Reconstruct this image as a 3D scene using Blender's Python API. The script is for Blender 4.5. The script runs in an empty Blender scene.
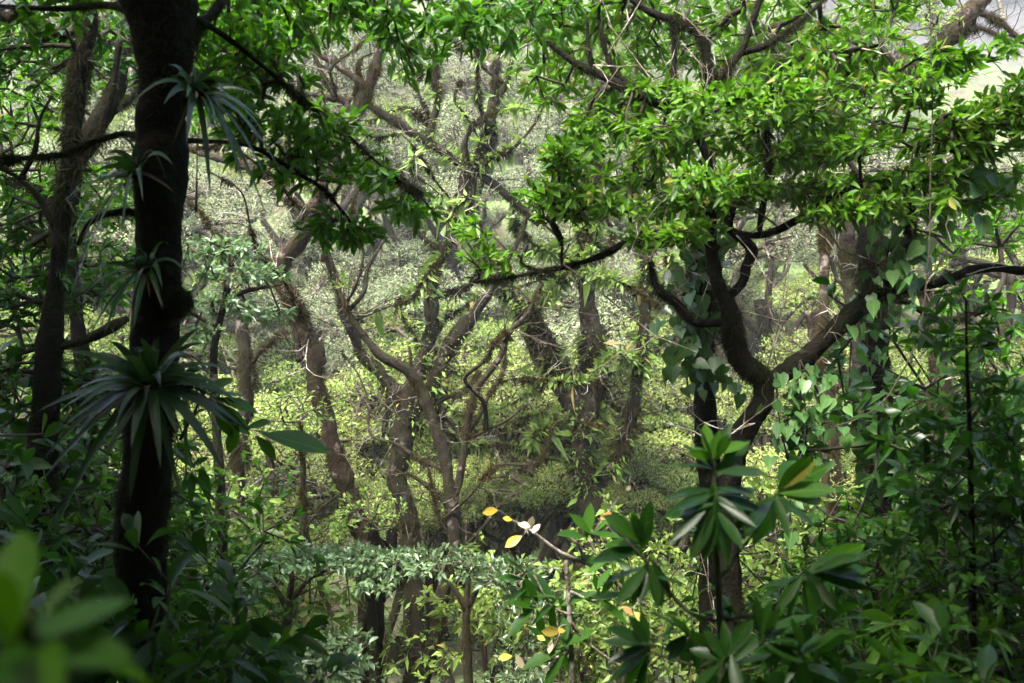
import bpy, math, random
import numpy as np
from mathutils import Vector, noise as mnoise

R = math.radians
HAZE, SUN, SUN_ANG, SUN_EL, SUN_AZ, SKY, EXPO = .0009, 1.5, 18.0, 60, 216, .05, 4.2
rng = np.random.default_rng(11)
random.seed(5)
sc = bpy.context.scene
col = sc.collection
FPX = 1024 * 35.0 / 36.0          # focal length in pixels
UP = np.array((0.0, 0.0, 1.0))


def P(px, py, D):
    """a point seen at pixel (px, py) standing D metres in front of the viewpoint"""
    return np.array(((px - 512) / FPX * D, D, (341.5 - py) / FPX * D))


# ------------------------------------------------------------------ terrain
TY = [-30, -12, 0, 6, 12, 20, 28, 36, 50, 70, 110, 170]
TZ = [-1, -1.2, -1.7, -2.9, -4.9, -7.4, -8.2, -4.8, 6.0, 20, 52, 98]


def ground(x, y):
    z = float(np.interp(y, TY, TZ))
    z += 0.5 * mnoise.noise(Vector((x * .09, y * .09, 1.3))) + 0.15 * mnoise.noise(Vector((x * .4, y * .4, 7.3)))
    z += 0.004 * max(0.0, abs(x) - 6) ** 2 * (1 if y < 40 else 0.4)
    return z


# ------------------------------------------------------------------ mesh builders
def mesh_from(name, co, loops, starts, mats, smooth=True, lf=None, midx=None):
    me = bpy.data.meshes.new(name)
    me.vertices.add(len(co))
    me.vertices.foreach_set('co', np.ascontiguousarray(co, np.float32).ravel())
    me.loops.add(len(loops))
    me.loops.foreach_set('vertex_index', np.ascontiguousarray(loops, np.int32))
    me.polygons.add(len(starts))
    me.polygons.foreach_set('loop_start', np.ascontiguousarray(starts, np.int32))
    if smooth:
        me.polygons.foreach_set('use_smooth', np.ones(len(starts), bool))
    for m in mats:
        me.materials.append(m)
    if midx is not None:
        me.polygons.foreach_set('material_index', np.ascontiguousarray(midx, np.int32))
    if lf is not None:
        a = me.attributes.new('lf', 'FLOAT_VECTOR', 'POINT')
        a.data.foreach_set('vector', np.ascontiguousarray(lf, np.float32).ravel())
    me.update(calc_edges=True)
    return me


def link(name, me, parent=None):
    o = bpy.data.objects.new(name, me)
    col.objects.link(o)
    if parent is not None:
        o.parent = parent
        o.location = -parent.location if False else (0, 0, 0)
    return o


def _strip(ts, hw, fold, arch):
    """a blade of three columns (left edge, midrib, right edge)"""
    v, f = [], []
    for t, w in zip(ts, hw):
        v += [(-w, t, fold * w, arch(t)), (0, t, 0, arch(t)), (w, t, fold * w, arch(t))]
    for i in range(len(ts) - 1):
        a, b = 3 * i, 3 * i + 3
        f += [(a, a + 1, b + 1, b), (a + 1, a + 2, b + 2, b + 1)]
    return np.array(v, float), f


def _arch(t):
    return -t * t


TEMPL = {
    'far': (np.array([(0, 0, 0, 0), (.5, .45, .1, -.1), (0, 1, 0, -1), (-.5, .45, .1, -.1)], float), [(0, 1, 2, 3)]),
    'fold': (np.array([(0, 0, 0, 0), (.5, .42, .22, -.1), (0, 1, 0, -1), (-.5, .42, .22, -.1)], float), [(0, 1, 2), (0, 2, 3)]),
    'leaf': _strip([0, .16, .4, .68, .88, 1], [.03, .3, .5, .42, .2, .01], .35, _arch),
    'strap': _strip([0, .12, .28, .45, .62, .78, .9, 1], [.42, .5, .48, .44, .38, .28, .16, .01], .3, _arch),
    'big': _strip([0, .07, .16, .28, .4, .52, .64, .75, .85, .93, 1], [.04, .12, .24, .36, .45, .5, .48, .4, .27, .13, .01], .22, _arch),
    'blade': _strip([0, .3, .7, 1], [.2, .5, .32, .01], .5, _arch),
    'heart': _strip([0.0, -.12, .1, .35, .6, .82, 1], [.0, .26, .5, .46, .3, .13, .01], .2, _arch),
}
# the heart leaf's lobes reach behind the stalk
_h = TEMPL['heart'][0]
_h[1 * 3 + 1, 1] = 0.0


def nrm(a):
    return a / np.maximum(np.linalg.norm(a, axis=-1, keepdims=True), 1e-9)


class Leaves:
    def __init__(s):
        s.p, s.d, s.n, s.L, s.W, s.droop, s.r = [], [], [], [], [], [], []

    def add(s, p, d, n, L, W, droop=0.2, r=None):
        k = len(p)
        f = lambda x: np.broadcast_to(np.asarray(x, float), (k,)).copy()
        s.p.append(np.asarray(p, float)); s.d.append(np.asarray(d, float)); s.n.append(np.asarray(n, float))
        s.L.append(f(L)); s.W.append(f(W)); s.droop.append(f(droop)); s.r.append(rng.random(k) if r is None else f(r))

    def count(s):
        return sum(len(x) for x in s.p)

    def mesh(s, name, kind, mat):
        p, d, n = np.concatenate(s.p), nrm(np.concatenate(s.d)), np.concatenate(s.n)
        L, W, dr, r = (np.concatenate(x)[:, None] for x in (s.L, s.W, s.droop, s.r))
        side = np.cross(d, n)
        bad = np.linalg.norm(side, axis=1) < 1e-3
        side[bad] = np.cross(d[bad], np.array((1, .3, .2)))
        side = nrm(side); n = np.cross(side, d)
        tv, tf = TEMPL[kind]
        k, m = len(p), len(tv)
        co = (p[:, None] + d[:, None] * (tv[None, :, 1:2] * L[:, None]) + side[:, None] * (tv[None, :, 0:1] * W[:, None])
              + n[:, None] * (tv[None, :, 2:3] * W[:, None]) + np.array((0, 0, 1.0)) * (tv[None, :, 3:4] * (dr * L)[:, None]))
        lf = np.empty((k, m, 3)); lf[:, :, 0] = r; lf[:, :, 1] = tv[None, :, 0]; lf[:, :, 2] = tv[None, :, 1]
        flat = np.concatenate([np.array(f) for f in tf])
        sizes = np.array([len(f) for f in tf])
        loops = (flat[None] + (np.arange(k) * m)[:, None]).ravel()
        st = np.concatenate(([0], np.cumsum(sizes)[:-1]))
        starts = (st[None] + (np.arange(k) * len(flat))[:, None]).ravel()
        return mesh_from(name, co.reshape(-1, 3), loops, starts, [mat], True, lf.reshape(-1, 3))


def prisms(name, a, b, ra, rb, mat, sides=5):
    """tapered twigs: one open prism from each a to b, ends overlapping into the next"""
    a, b = np.asarray(a, float), np.asarray(b, float)
    d = nrm(b - a)
    ref = np.where(np.abs(d[:, 2:3]) > .9, np.array((1.0, 0, 0)), UP)
    u = nrm(np.cross(d, ref)); v = np.cross(d, u)
    ang = np.arange(sides) * 2 * math.pi / sides
    ring = u[:, None] * np.cos(ang)[None, :, None] + v[:, None] * np.sin(ang)[None, :, None]
    co = np.concatenate([a[:, None] + ring * np.asarray(ra)[:, None, None], b[:, None] + ring * np.asarray(rb)[:, None, None]], 1)
    f = np.array([(i, (i + 1) % sides, sides + (i + 1) % sides, sides + i) for i in range(sides)]).ravel()
    k = len(a)
    loops = (f[None] + (np.arange(k) * 2 * sides)[:, None]).ravel()
    return mesh_from(name, co.reshape(-1, 3), loops, np.arange(k * sides) * 4, [mat])


def catmull(pts, n_per):
    pts = np.asarray(pts, float)
    q = np.vstack([2 * pts[0] - pts[1], pts, 2 * pts[-1] - pts[-2]])
    out = []
    for i in range(1, len(q) - 2):
        for t in np.linspace(0, 1, n_per, endpoint=False):
            out.append(.5 * ((2 * q[i]) + (-q[i - 1] + q[i + 1]) * t + (2 * q[i - 1] - 5 * q[i] + 4 * q[i + 1] - q[i + 2]) * t * t
                             + (-q[i - 1] + 3 * q[i] - 3 * q[i + 1] + q[i + 2]) * t ** 3))
    out.append(q[-2])
    return np.array(out)


def smooth_path(pts, rad, step, wob=0.0):
    pts = np.asarray(pts, float)
    seg = np.linalg.norm(np.diff(pts, axis=0), axis=1).mean()
    k = max(2, int(seg / step))
    c = catmull(np.column_stack([pts, rad]), k)
    p, r = c[:, :3], np.maximum(c[:, 3], .002)
    if wob:
        for i in range(len(p)):
            w = mnoise.noise_vector(Vector(p[i] * 1.7 + 3.1))
            p[i] += np.array(w) * wob * (1 if 0 < i < len(p) - 1 else 0)
    return p, r


def tube(name, p, r, mat, sides=14, rough=.18, seed=0.0, freq=6.0, flare=0.0):
    """bark-covered limb along p with radii r, knobbly, both ends closed"""
    n = len(p)
    t = nrm(np.gradient(p, axis=0))
    u = np.cross(t[0], (0.3, 1, .1)); u /= np.linalg.norm(u)
    co = np.empty((n, sides, 3))
    for i in range(n):
        u = u - t[i] * np.dot(u, t[i]); u /= np.linalg.norm(u)
        v = np.cross(t[i], u)
        for j in range(sides):
            a = 2 * math.pi * j / sides
            dr = u * math.cos(a) + v * math.sin(a)
            q = Vector(p[i] + dr * r[i] + seed)
            k = 1 + rough * (mnoise.noise(q * freq * .35) * 1.1 + .8 * mnoise.noise(q * freq) + .45 * mnoise.noise(q * freq * 2.7))
            co[i, j] = p[i] + dr * r[i] * k
    co = co.reshape(-1, 3)
    f = []
    for i in range(n - 1):
        for j in range(sides):
            j2 = (j + 1) % sides
            f += [i * sides + j, i * sides + j2, (i + 1) * sides + j2, (i + 1) * sides + j]
    starts = list(range(0, len(f), 4))
    for base, rev in ((0, True), ((n - 1) * sides, False)):
        starts.append(len(f))
        ids = list(range(base, base + sides))
        f += ids[::-1] if rev else ids
    return mesh_from(name, co, np.array(f), np.array(starts), [mat])


# ------------------------------------------------------------------ materials
def nodes(name):
    m = bpy.data.materials.new(name); m.use_nodes = True
    nt = m.node_tree; nt.nodes.clear()
    return m, nt, nt.nodes.new, nt.links.new


def mixrgb(N, Lk, fac, a, b, mode='MIX'):
    x = N('ShaderNodeMix'); x.data_type = 'RGBA'; x.blend_type = mode
    for s, v in ((0, fac), (6, a), (7, b)):
        if isinstance(v, (int, float)):
            x.inputs[s].default_value = v
        elif isinstance(v, tuple):
            x.inputs[s].default_value = (*v, 1)
        else:
            Lk(v, x.inputs[s])
    return x.outputs[2]


def math_(N, Lk, op, a, b=0.0, clamp=False):
    x = N('ShaderNodeMath'); x.operation = op; x.use_clamp = clamp
    for s, v in ((0, a), (1, b)):
        if isinstance(v, (int, float)):
            x.inputs[s].default_value = v
        else:
            Lk(v, x.inputs[s])
    return x.outputs[0]


def leaf_mat(name, c1, c2, tr, fac=.35, rough=.42, rib=False, old=None, old_amt=.06, spec=.5):
    m, nt, N, Lk = nodes(name)
    at = N('ShaderNodeAttribute'); at.attribute_name = 'lf'
    sp = N('ShaderNodeSeparateXYZ'); Lk(at.outputs['Vector'], sp.inputs[0])
    rnd = sp.outputs[0]
    c = mixrgb(N, Lk, rnd, c1, c2)
    if old is not None:                              # a share of ageing leaves
        st = math_(N, Lk, 'GREATER_THAN', rnd, 1 - old_amt)
        c = mixrgb(N, Lk, st, c, old)
    if rib:
        ab = math_(N, Lk, 'ABSOLUTE', sp.outputs[1])
        rb = math_(N, Lk, 'LESS_THAN', ab, .02)
        w = N('ShaderNodeTexWave'); w.wave_type = 'BANDS'; w.bands_direction = 'Y'
        w.inputs['Scale'].default_value = 4.0; w.inputs['Distortion'].default_value = .6
        cx = N('ShaderNodeCombineXYZ')
        Lk(rnd, cx.inputs[2]); Lk(math_(N, Lk, 'SUBTRACT', sp.outputs[2], math_(N, Lk, 'MULTIPLY', ab, .5)), cx.inputs[1])
        Lk(cx.outputs[0], w.inputs['Vector'])
        vein = math_(N, Lk, 'MULTIPLY', math_(N, Lk, 'POWER', w.outputs['Fac'], 6.0), .35)
        c = mixrgb(N, Lk, vein, c, tuple(min(1, v * 1.8) for v in c2))
        sv = N('ShaderNodeCombineXYZ'); Lk(sp.outputs[1], sv.inputs[0]); Lk(sp.outputs[2], sv.inputs[1]); Lk(math_(N, Lk, 'MULTIPLY', rnd, 60.0), sv.inputs[2])
        sn = N('ShaderNodeTexNoise'); sn.inputs['Scale'].default_value = 7.0; sn.inputs['Detail'].default_value = 3.0; Lk(sv.outputs[0], sn.inputs['Vector'])
        sr = N('ShaderNodeMapRange'); sr.inputs[1].default_value = .63; sr.inputs[2].default_value = .70; Lk(sn.outputs['Fac'], sr.inputs[0])
        c = mixrgb(N, Lk, math_(N, Lk, 'MULTIPLY', sr.outputs[0], .75), c, (.10, .065, .02))      # brown leaf spots
        c = mixrgb(N, Lk, math_(N, Lk, 'MULTIPLY', rb, .6), c, tuple(min(1, v * 2.2) for v in c2))
    oi = N('ShaderNodeObjectInfo')
    hs = N('ShaderNodeHueSaturation'); Lk(c, hs.inputs['Color'])
    Lk(math_(N, Lk, 'ADD', .484, math_(N, Lk, 'MULTIPLY', oi.outputs['Random'], .021)), hs.inputs['Hue'])
    Lk(math_(N, Lk, 'ADD', .68, math_(N, Lk, 'MULTIPLY', math_(N, Lk, 'FRACT', math_(N, Lk, 'MULTIPLY', oi.outputs['Random'], 7.31)), .6)), hs.inputs['Value'])
    c = hs.outputs[0]
    bs = N('ShaderNodeBsdfPrincipled')
    Lk(c, bs.inputs['Base Color'])
    rr = math_(N, Lk, 'ADD', rough - .08, math_(N, Lk, 'MULTIPLY', rnd, .2)); Lk(rr, bs.inputs['Roughness'])
    bs.inputs['Specular IOR Level'].default_value = spec
    t = N('ShaderNodeBsdfTranslucent')
    Lk(mixrgb(N, Lk, .45, c, tr), t.inputs['Color'])
    mx = N('ShaderNodeMixShader'); mx.inputs[0].default_value = fac
    Lk(bs.outputs[0], mx.inputs[1]); Lk(t.outputs[0], mx.inputs[2])
    out = N('ShaderNodeOutputMaterial'); Lk(mx.outputs[0], out.inputs[0])
    return m


def bark_mat(name, base, dark, moss, lichen, moss_amt=.5, lich_amt=.15, scale=1.0, spec=.2):
    m, nt, N, Lk = nodes(name)
    tc = N('ShaderNodeTexCoord')
    def nz(s, d=4, r=.6):
        x = N('ShaderNodeTexNoise'); x.inputs['Scale'].default_value = s * scale; x.inputs['Detail'].default_value = d
        x.inputs['Roughness'].default_value = r; Lk(tc.outputs['Object'], x.inputs['Vector']); return x.outputs['Fac']
    def ramp(v, a, b):
        x = N('ShaderNodeMapRange'); x.inputs[1].default_value = a; x.inputs[2].default_value = b; Lk(v, x.inputs[0]); return x.outputs[0]
    n1, n2, n3, n4 = nz(9), nz(2.2), nz(34, 3), nz(5, 5)
    c = mixrgb(N, Lk, ramp(n1, .35, .65), dark, base)
    c = mixrgb(N, Lk, ramp(n4, .62 - lich_amt * .5, .72 - lich_amt * .4), c, lichen)
    mo = ramp(n2, .68 - moss_amt * .45, .85 - moss_amt * .45)
    c = mixrgb(N, Lk, mo, c, mixrgb(N, Lk, ramp(n3, .3, .7), tuple(v * .5 for v in moss), moss))
    bs = N('ShaderNodeBsdfPrincipled'); Lk(c, bs.inputs['Base Color'])
    bs.inputs['Roughness'].default_value = .85; bs.inputs['Specular IOR Level'].default_value = spec
    bp = N('ShaderNodeBump'); bp.inputs['Strength'].default_value = .9; bp.inputs['Distance'].default_value = .02
    Lk(math_(N, Lk, 'ADD', n3, math_(N, Lk, 'MULTIPLY', n1, 1.5)), bp.inputs['Height']); Lk(bp.outputs[0], bs.inputs['Normal'])
    out = N('ShaderNodeOutputMaterial'); Lk(bs.outputs[0], out.inputs[0])
    return m


M = {}
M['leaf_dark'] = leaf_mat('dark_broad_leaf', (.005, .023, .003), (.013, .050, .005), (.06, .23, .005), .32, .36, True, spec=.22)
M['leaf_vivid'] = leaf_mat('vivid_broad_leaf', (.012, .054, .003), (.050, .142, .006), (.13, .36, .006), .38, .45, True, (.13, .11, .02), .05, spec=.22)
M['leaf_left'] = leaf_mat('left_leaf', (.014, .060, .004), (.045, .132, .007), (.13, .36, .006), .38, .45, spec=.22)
M['leaf_mid'] = leaf_mat('valley_leaf', (.08, .155, .03), (.19, .28, .06), (.30, .44, .06), .38, .45, old=(.24, .20, .06), old_amt=.03, spec=.28)
M['leaf_yellowish'] = leaf_mat('lime_leaf', (.14, .21, .045), (.26, .33, .09), (.40, .50, .09), .38, .45, old=(.26, .22, .05), old_amt=.05, spec=.28)
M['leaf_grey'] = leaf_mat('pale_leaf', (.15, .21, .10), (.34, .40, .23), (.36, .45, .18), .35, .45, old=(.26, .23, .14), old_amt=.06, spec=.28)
M['leaf_layer'] = leaf_mat('layered_shrub_leaf', (.045, .092, .036), (.10, .165, .07), (.18, .29, .08), .32, .34)
M['leaf_brom'] = leaf_mat('bromeliad_blade', (.008, .034, .006), (.018, .062, .009), (.07, .2, .02), .22, .42, spec=.22)
M['leaf_dead'] = leaf_mat('dead_blade', (.06, .035, .018), (.11, .07, .035), (.15, .09, .03), .2, .6)
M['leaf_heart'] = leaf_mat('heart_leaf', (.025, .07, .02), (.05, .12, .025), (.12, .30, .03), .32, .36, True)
M['leaf_yellow'] = leaf_mat('yellow_leaf', (.68, .50, .05), (.75, .58, .09), (.7, .55, .05), .35, .5, True)
M['leaf_straw'] = leaf_mat('withered_leaf', (.55, .48, .28), (.6, .5, .3), (.5, .4, .2), .3, .6, True)
M['leaf_orange'] = leaf_mat('orange_leaf', (.40, .19, .03), (.5, .24, .04), (.5, .25, .03), .3, .5, True)
M['moss'] = leaf_mat('moss_tuft', (.013, .011, .004), (.040, .032, .008), (.08, .07, .014), .3, .8, spec=.1)
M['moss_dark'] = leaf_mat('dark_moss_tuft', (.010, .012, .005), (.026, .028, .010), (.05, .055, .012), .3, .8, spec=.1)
M['bark'] = bark_mat('mossy_bark', (.020, .013, .008), (.005, .004, .0025), (.017, .016, .004), (.13, .115, .095), .6, .09)
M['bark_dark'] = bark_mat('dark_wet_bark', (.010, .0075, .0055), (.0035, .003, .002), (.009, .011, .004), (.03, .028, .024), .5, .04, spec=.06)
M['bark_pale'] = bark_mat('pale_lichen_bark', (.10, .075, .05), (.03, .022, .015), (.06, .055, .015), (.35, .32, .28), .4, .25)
M['bark_red'] = bark_mat('reddish_bark', (.034, .018, .010), (.009, .0055, .0035), (.020, .018, .005), (.15, .125, .10), .5, .09)
M['twig'] = bark_mat('twig_bark', (.06, .045, .03), (.02, .015, .01), (.04, .04, .012), (.2, .18, .15), .3, .1)
M['twig_green'] = bark_mat('green_stem', (.06, .075, .03), (.035, .04, .018), (.05, .06, .02), (.12, .12, .08), .3, .05)
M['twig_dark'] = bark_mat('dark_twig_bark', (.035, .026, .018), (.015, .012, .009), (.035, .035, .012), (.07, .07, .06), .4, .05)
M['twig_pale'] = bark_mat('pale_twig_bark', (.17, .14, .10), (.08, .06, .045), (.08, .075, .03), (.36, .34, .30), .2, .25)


# ------------------------------------------------------------------ growing
def in_pad(c, rad, n, flat=.0):
    """n points in an ellipsoid, denser towards its upper shell"""
    v = nrm(rng.normal(size=(n, 3)))
    r = rng.random(n) ** .45
    v[:, 2] = np.where(v[:, 2] < 0, v[:, 2] * .7, v[:, 2])
    return np.asarray(c) + v * r[:, None] * np.asarray(rad)


def grow(skel, skel_r, targets, wig=.12, step=.35, bend=.0):
    """joins every target to the nearest wood already grown: arrays (a, b, ra, rb) and the direction of arrival at each target"""
    skel = np.asarray(skel, float); targets = np.asarray(targets, float)
    d0 = np.min(np.linalg.norm(targets[:, None] - skel[None, ::max(1, len(skel) // 120)], axis=2), axis=1)
    order = np.argsort(d0)
    cap = len(skel) + len(targets) * 14
    nod = np.empty((cap, 3)); plen = np.zeros(cap); par = np.full(cap, -1); cnt = np.zeros(cap)
    nod[:len(skel)] = skel; m = len(skel); ns = m
    ends = np.empty(len(targets), int)
    for ti in order:
        t = targets[ti]
        dv = np.linalg.norm(nod[:m] - t, axis=1)
        cost = dv + .25 * plen[:m]
        j = int(np.argmin(cost))
        k = min(12, max(1, int(dv[j] / step)))
        a = nod[j].copy(); last = j
        sag = np.cross(t - a, rng.normal(size=3)); sag = sag / max(np.linalg.norm(sag), 1e-6) * dv[j] * wig
        for q in range(1, k + 1):
            f = q / k
            pt = a + (t - a) * f + sag * math.sin(math.pi * f) + rng.normal(size=3) * wig * .12 * dv[j] / k * (q < k)
            nod[m] = pt; par[m] = last; plen[m] = plen[last] + dv[j] / k; last = m; m += 1
        ends[ti] = last
    leafs = ends
    cnt[leafs] = 1
    for i in range(m - 1, ns - 1, -1):
        if par[i] >= 0:
            cnt[par[i]] += cnt[i]
    idx = np.arange(ns, m)
    a, b = nod[par[idx]], nod[idx]
    dirs = np.zeros((len(targets), 3))
    dirs[:] = nrm(nod[ends] - nod[par[ends]])
    return a, b, cnt[np.where(par[idx] < ns, idx, par[idx])], cnt[idx], dirs, nod[ends]


def twig_mesh(name, g, mat, r0=.006, power=.42, sides=5, rmax=.09):
    a, b, ca, cb = g[:4]
    ra = np.minimum(r0 * np.maximum(ca, 1) ** power, rmax); rb = np.minimum(r0 * np.maximum(cb, 1) ** power, rmax)
    return prisms(name, a, b + (b - a) * .04, ra, rb, mat, sides)


def rosettes(Lv, pos, dirs, n, L, asp, spread=.9, droop=.25, up=.5, jitter=.02, lmin=.5):
    """n leaves fanned round the end of each twig"""
    k = len(pos)
    ax = nrm(dirs + UP * up + rng.normal(size=(k, 3)) * .25)
    ref = np.where(np.abs(ax[:, 2:3]) > .9, np.array((1.0, 0, 0)), UP)
    u = nrm(np.cross(ax, ref)); v = np.cross(ax, u)
    for j in range(n):
        keep = rng.random(k) > .08
        a = 2.39996 * j + rng.random(k) * .9
        s = spread * (.35 + .65 * (j + 1) / n) * (1 + .3 * rng.normal(size=k))
        rad = u * np.cos(a)[:, None] + v * np.sin(a)[:, None]
        d = nrm(ax * np.cos(s)[:, None] + rad * np.sin(s)[:, None])
        nn = nrm(ax * np.sin(s)[:, None] - rad * np.cos(s)[:, None] * .8 + UP * .3 + rng.normal(size=(k, 3)) * .25)
        LL = L * (lmin + (1.25 - lmin) * rng.random(k) ** .8)
        base = pos - ax * (L * .28 * j / n)[..., None] if np.ndim(L) else pos - ax * (L * .28 * j / n) + rng.normal(size=(k, 3)) * jitter
        Lv.add(base[keep], d[keep], nn[keep], LL[keep], (LL * asp * (.85 + .3 * rng.random(k)))[keep], (droop * (.4 + 1.2 * rng.random(k)))[keep])


def moss_on(Lv, p, r, dens, L=.05, hang=.5, w=.2):
    """tufts standing on a limb and hanging under it"""
    seg = np.linalg.norm(np.diff(p, axis=0), axis=1)
    n = int(1.4 * dens * seg.sum())
    if n < 1:
        return
    cum = np.concatenate(([0], np.cumsum(seg)))
    # clumpy along the limb: bare stretches, cushions, a few long beards
    t = rng.random(n * 3) * cum[-1]
    s = rng.random() * 50
    amp = np.array([mnoise.noise(Vector((x * 1.3 + s, s, .3))) * 1.3 + mnoise.noise(Vector((x * 5 + s, .7, s))) * .9 for x in t]) + .42
    keep = amp > rng.random(len(t)) * .9
    t, amp = t[keep][:n], np.clip(amp[keep][:n], .15, 1.5); n = len(t)
    if n < 1:
        return
    c = np.column_stack([np.interp(t, cum, p[:, i]) for i in range(3)]); rr = np.interp(t, cum, r)
    tg = nrm(np.gradient(p, axis=0)); T = nrm(np.column_stack([np.interp(t, cum, tg[:, i]) for i in range(3)]))
    o = rng.normal(size=(n, 3)); o -= T * (o * T).sum(1, keepdims=True); o = nrm(o)
    d = nrm(o * (1 - hang * .4) - UP * hang + rng.normal(size=(n, 3)) * .35)
    o = nrm(o + UP * .35); o -= T * (o * T).sum(1, keepdims=True); o = nrm(o)
    LL = L * (.35 + rng.random(n) ** 2 * 1.1) * (.35 + amp) * np.where(rng.random(n) > .985, 2.6, 1)
    Lv.add(c + o * rr[:, None] * .95, d, nrm(np.cross(d, rng.normal(size=(n, 3)))), LL, LL * w, .15)


def thing(name, label, cat, loc, group=None):
    o = bpy.data.objects.new(name, None); col.objects.link(o)
    o.empty_display_size = .2
    o.location = [float(v) for v in loc]
    o['label'] = label; o['category'] = cat
    if group:
        o['group'] = group
    return o


def part(name, me, root, label=None):
    """a mesh made in world coordinates becomes a part whose origin is the thing's base"""
    loc = np.array(root.matrix_basis.translation if root.parent is None else (0, 0, 0))
    n = len(me.vertices); co = np.empty(n * 3, np.float32); me.vertices.foreach_get('co', co)
    base = root
    off = np.zeros(3)
    while base is not None:
        off += np.array(base.location); base = base.parent
    co = co.reshape(-1, 3) - off
    me.vertices.foreach_set('co', co.astype(np.float32).ravel()); me.update()
    o = bpy.data.objects.new(name, me); col.objects.link(o); o.parent = root
    if label:
        o['label'] = label
    return o


def copy_thing(root, loc, rz, s, label=None, group=None):
    r = root.copy(); col.objects.link(r)
    r.location = [float(v) for v in loc]; r.rotation_euler = (0, 0, rz); r.scale = (s, s, s) if np.ndim(s) == 0 else s
    if label:
        r['label'] = label
    if group:
        r['group'] = group
    for ch in root.children:
        c = ch.copy(); col.objects.link(c); c.parent = r
        for g in ch.children:
            d = g.copy(); col.objects.link(d); d.parent = c
    return r


def px_path(path, D):
    """pixel path of (x, y, width[, distance]) to points and radii"""
    pts, rad = [], []
    for q in path:
        d = q[3] if len(q) > 3 else D
        pts.append(P(q[0], q[1], d)); rad.append(q[2] / FPX * d / 2)
    return pts, rad


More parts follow.
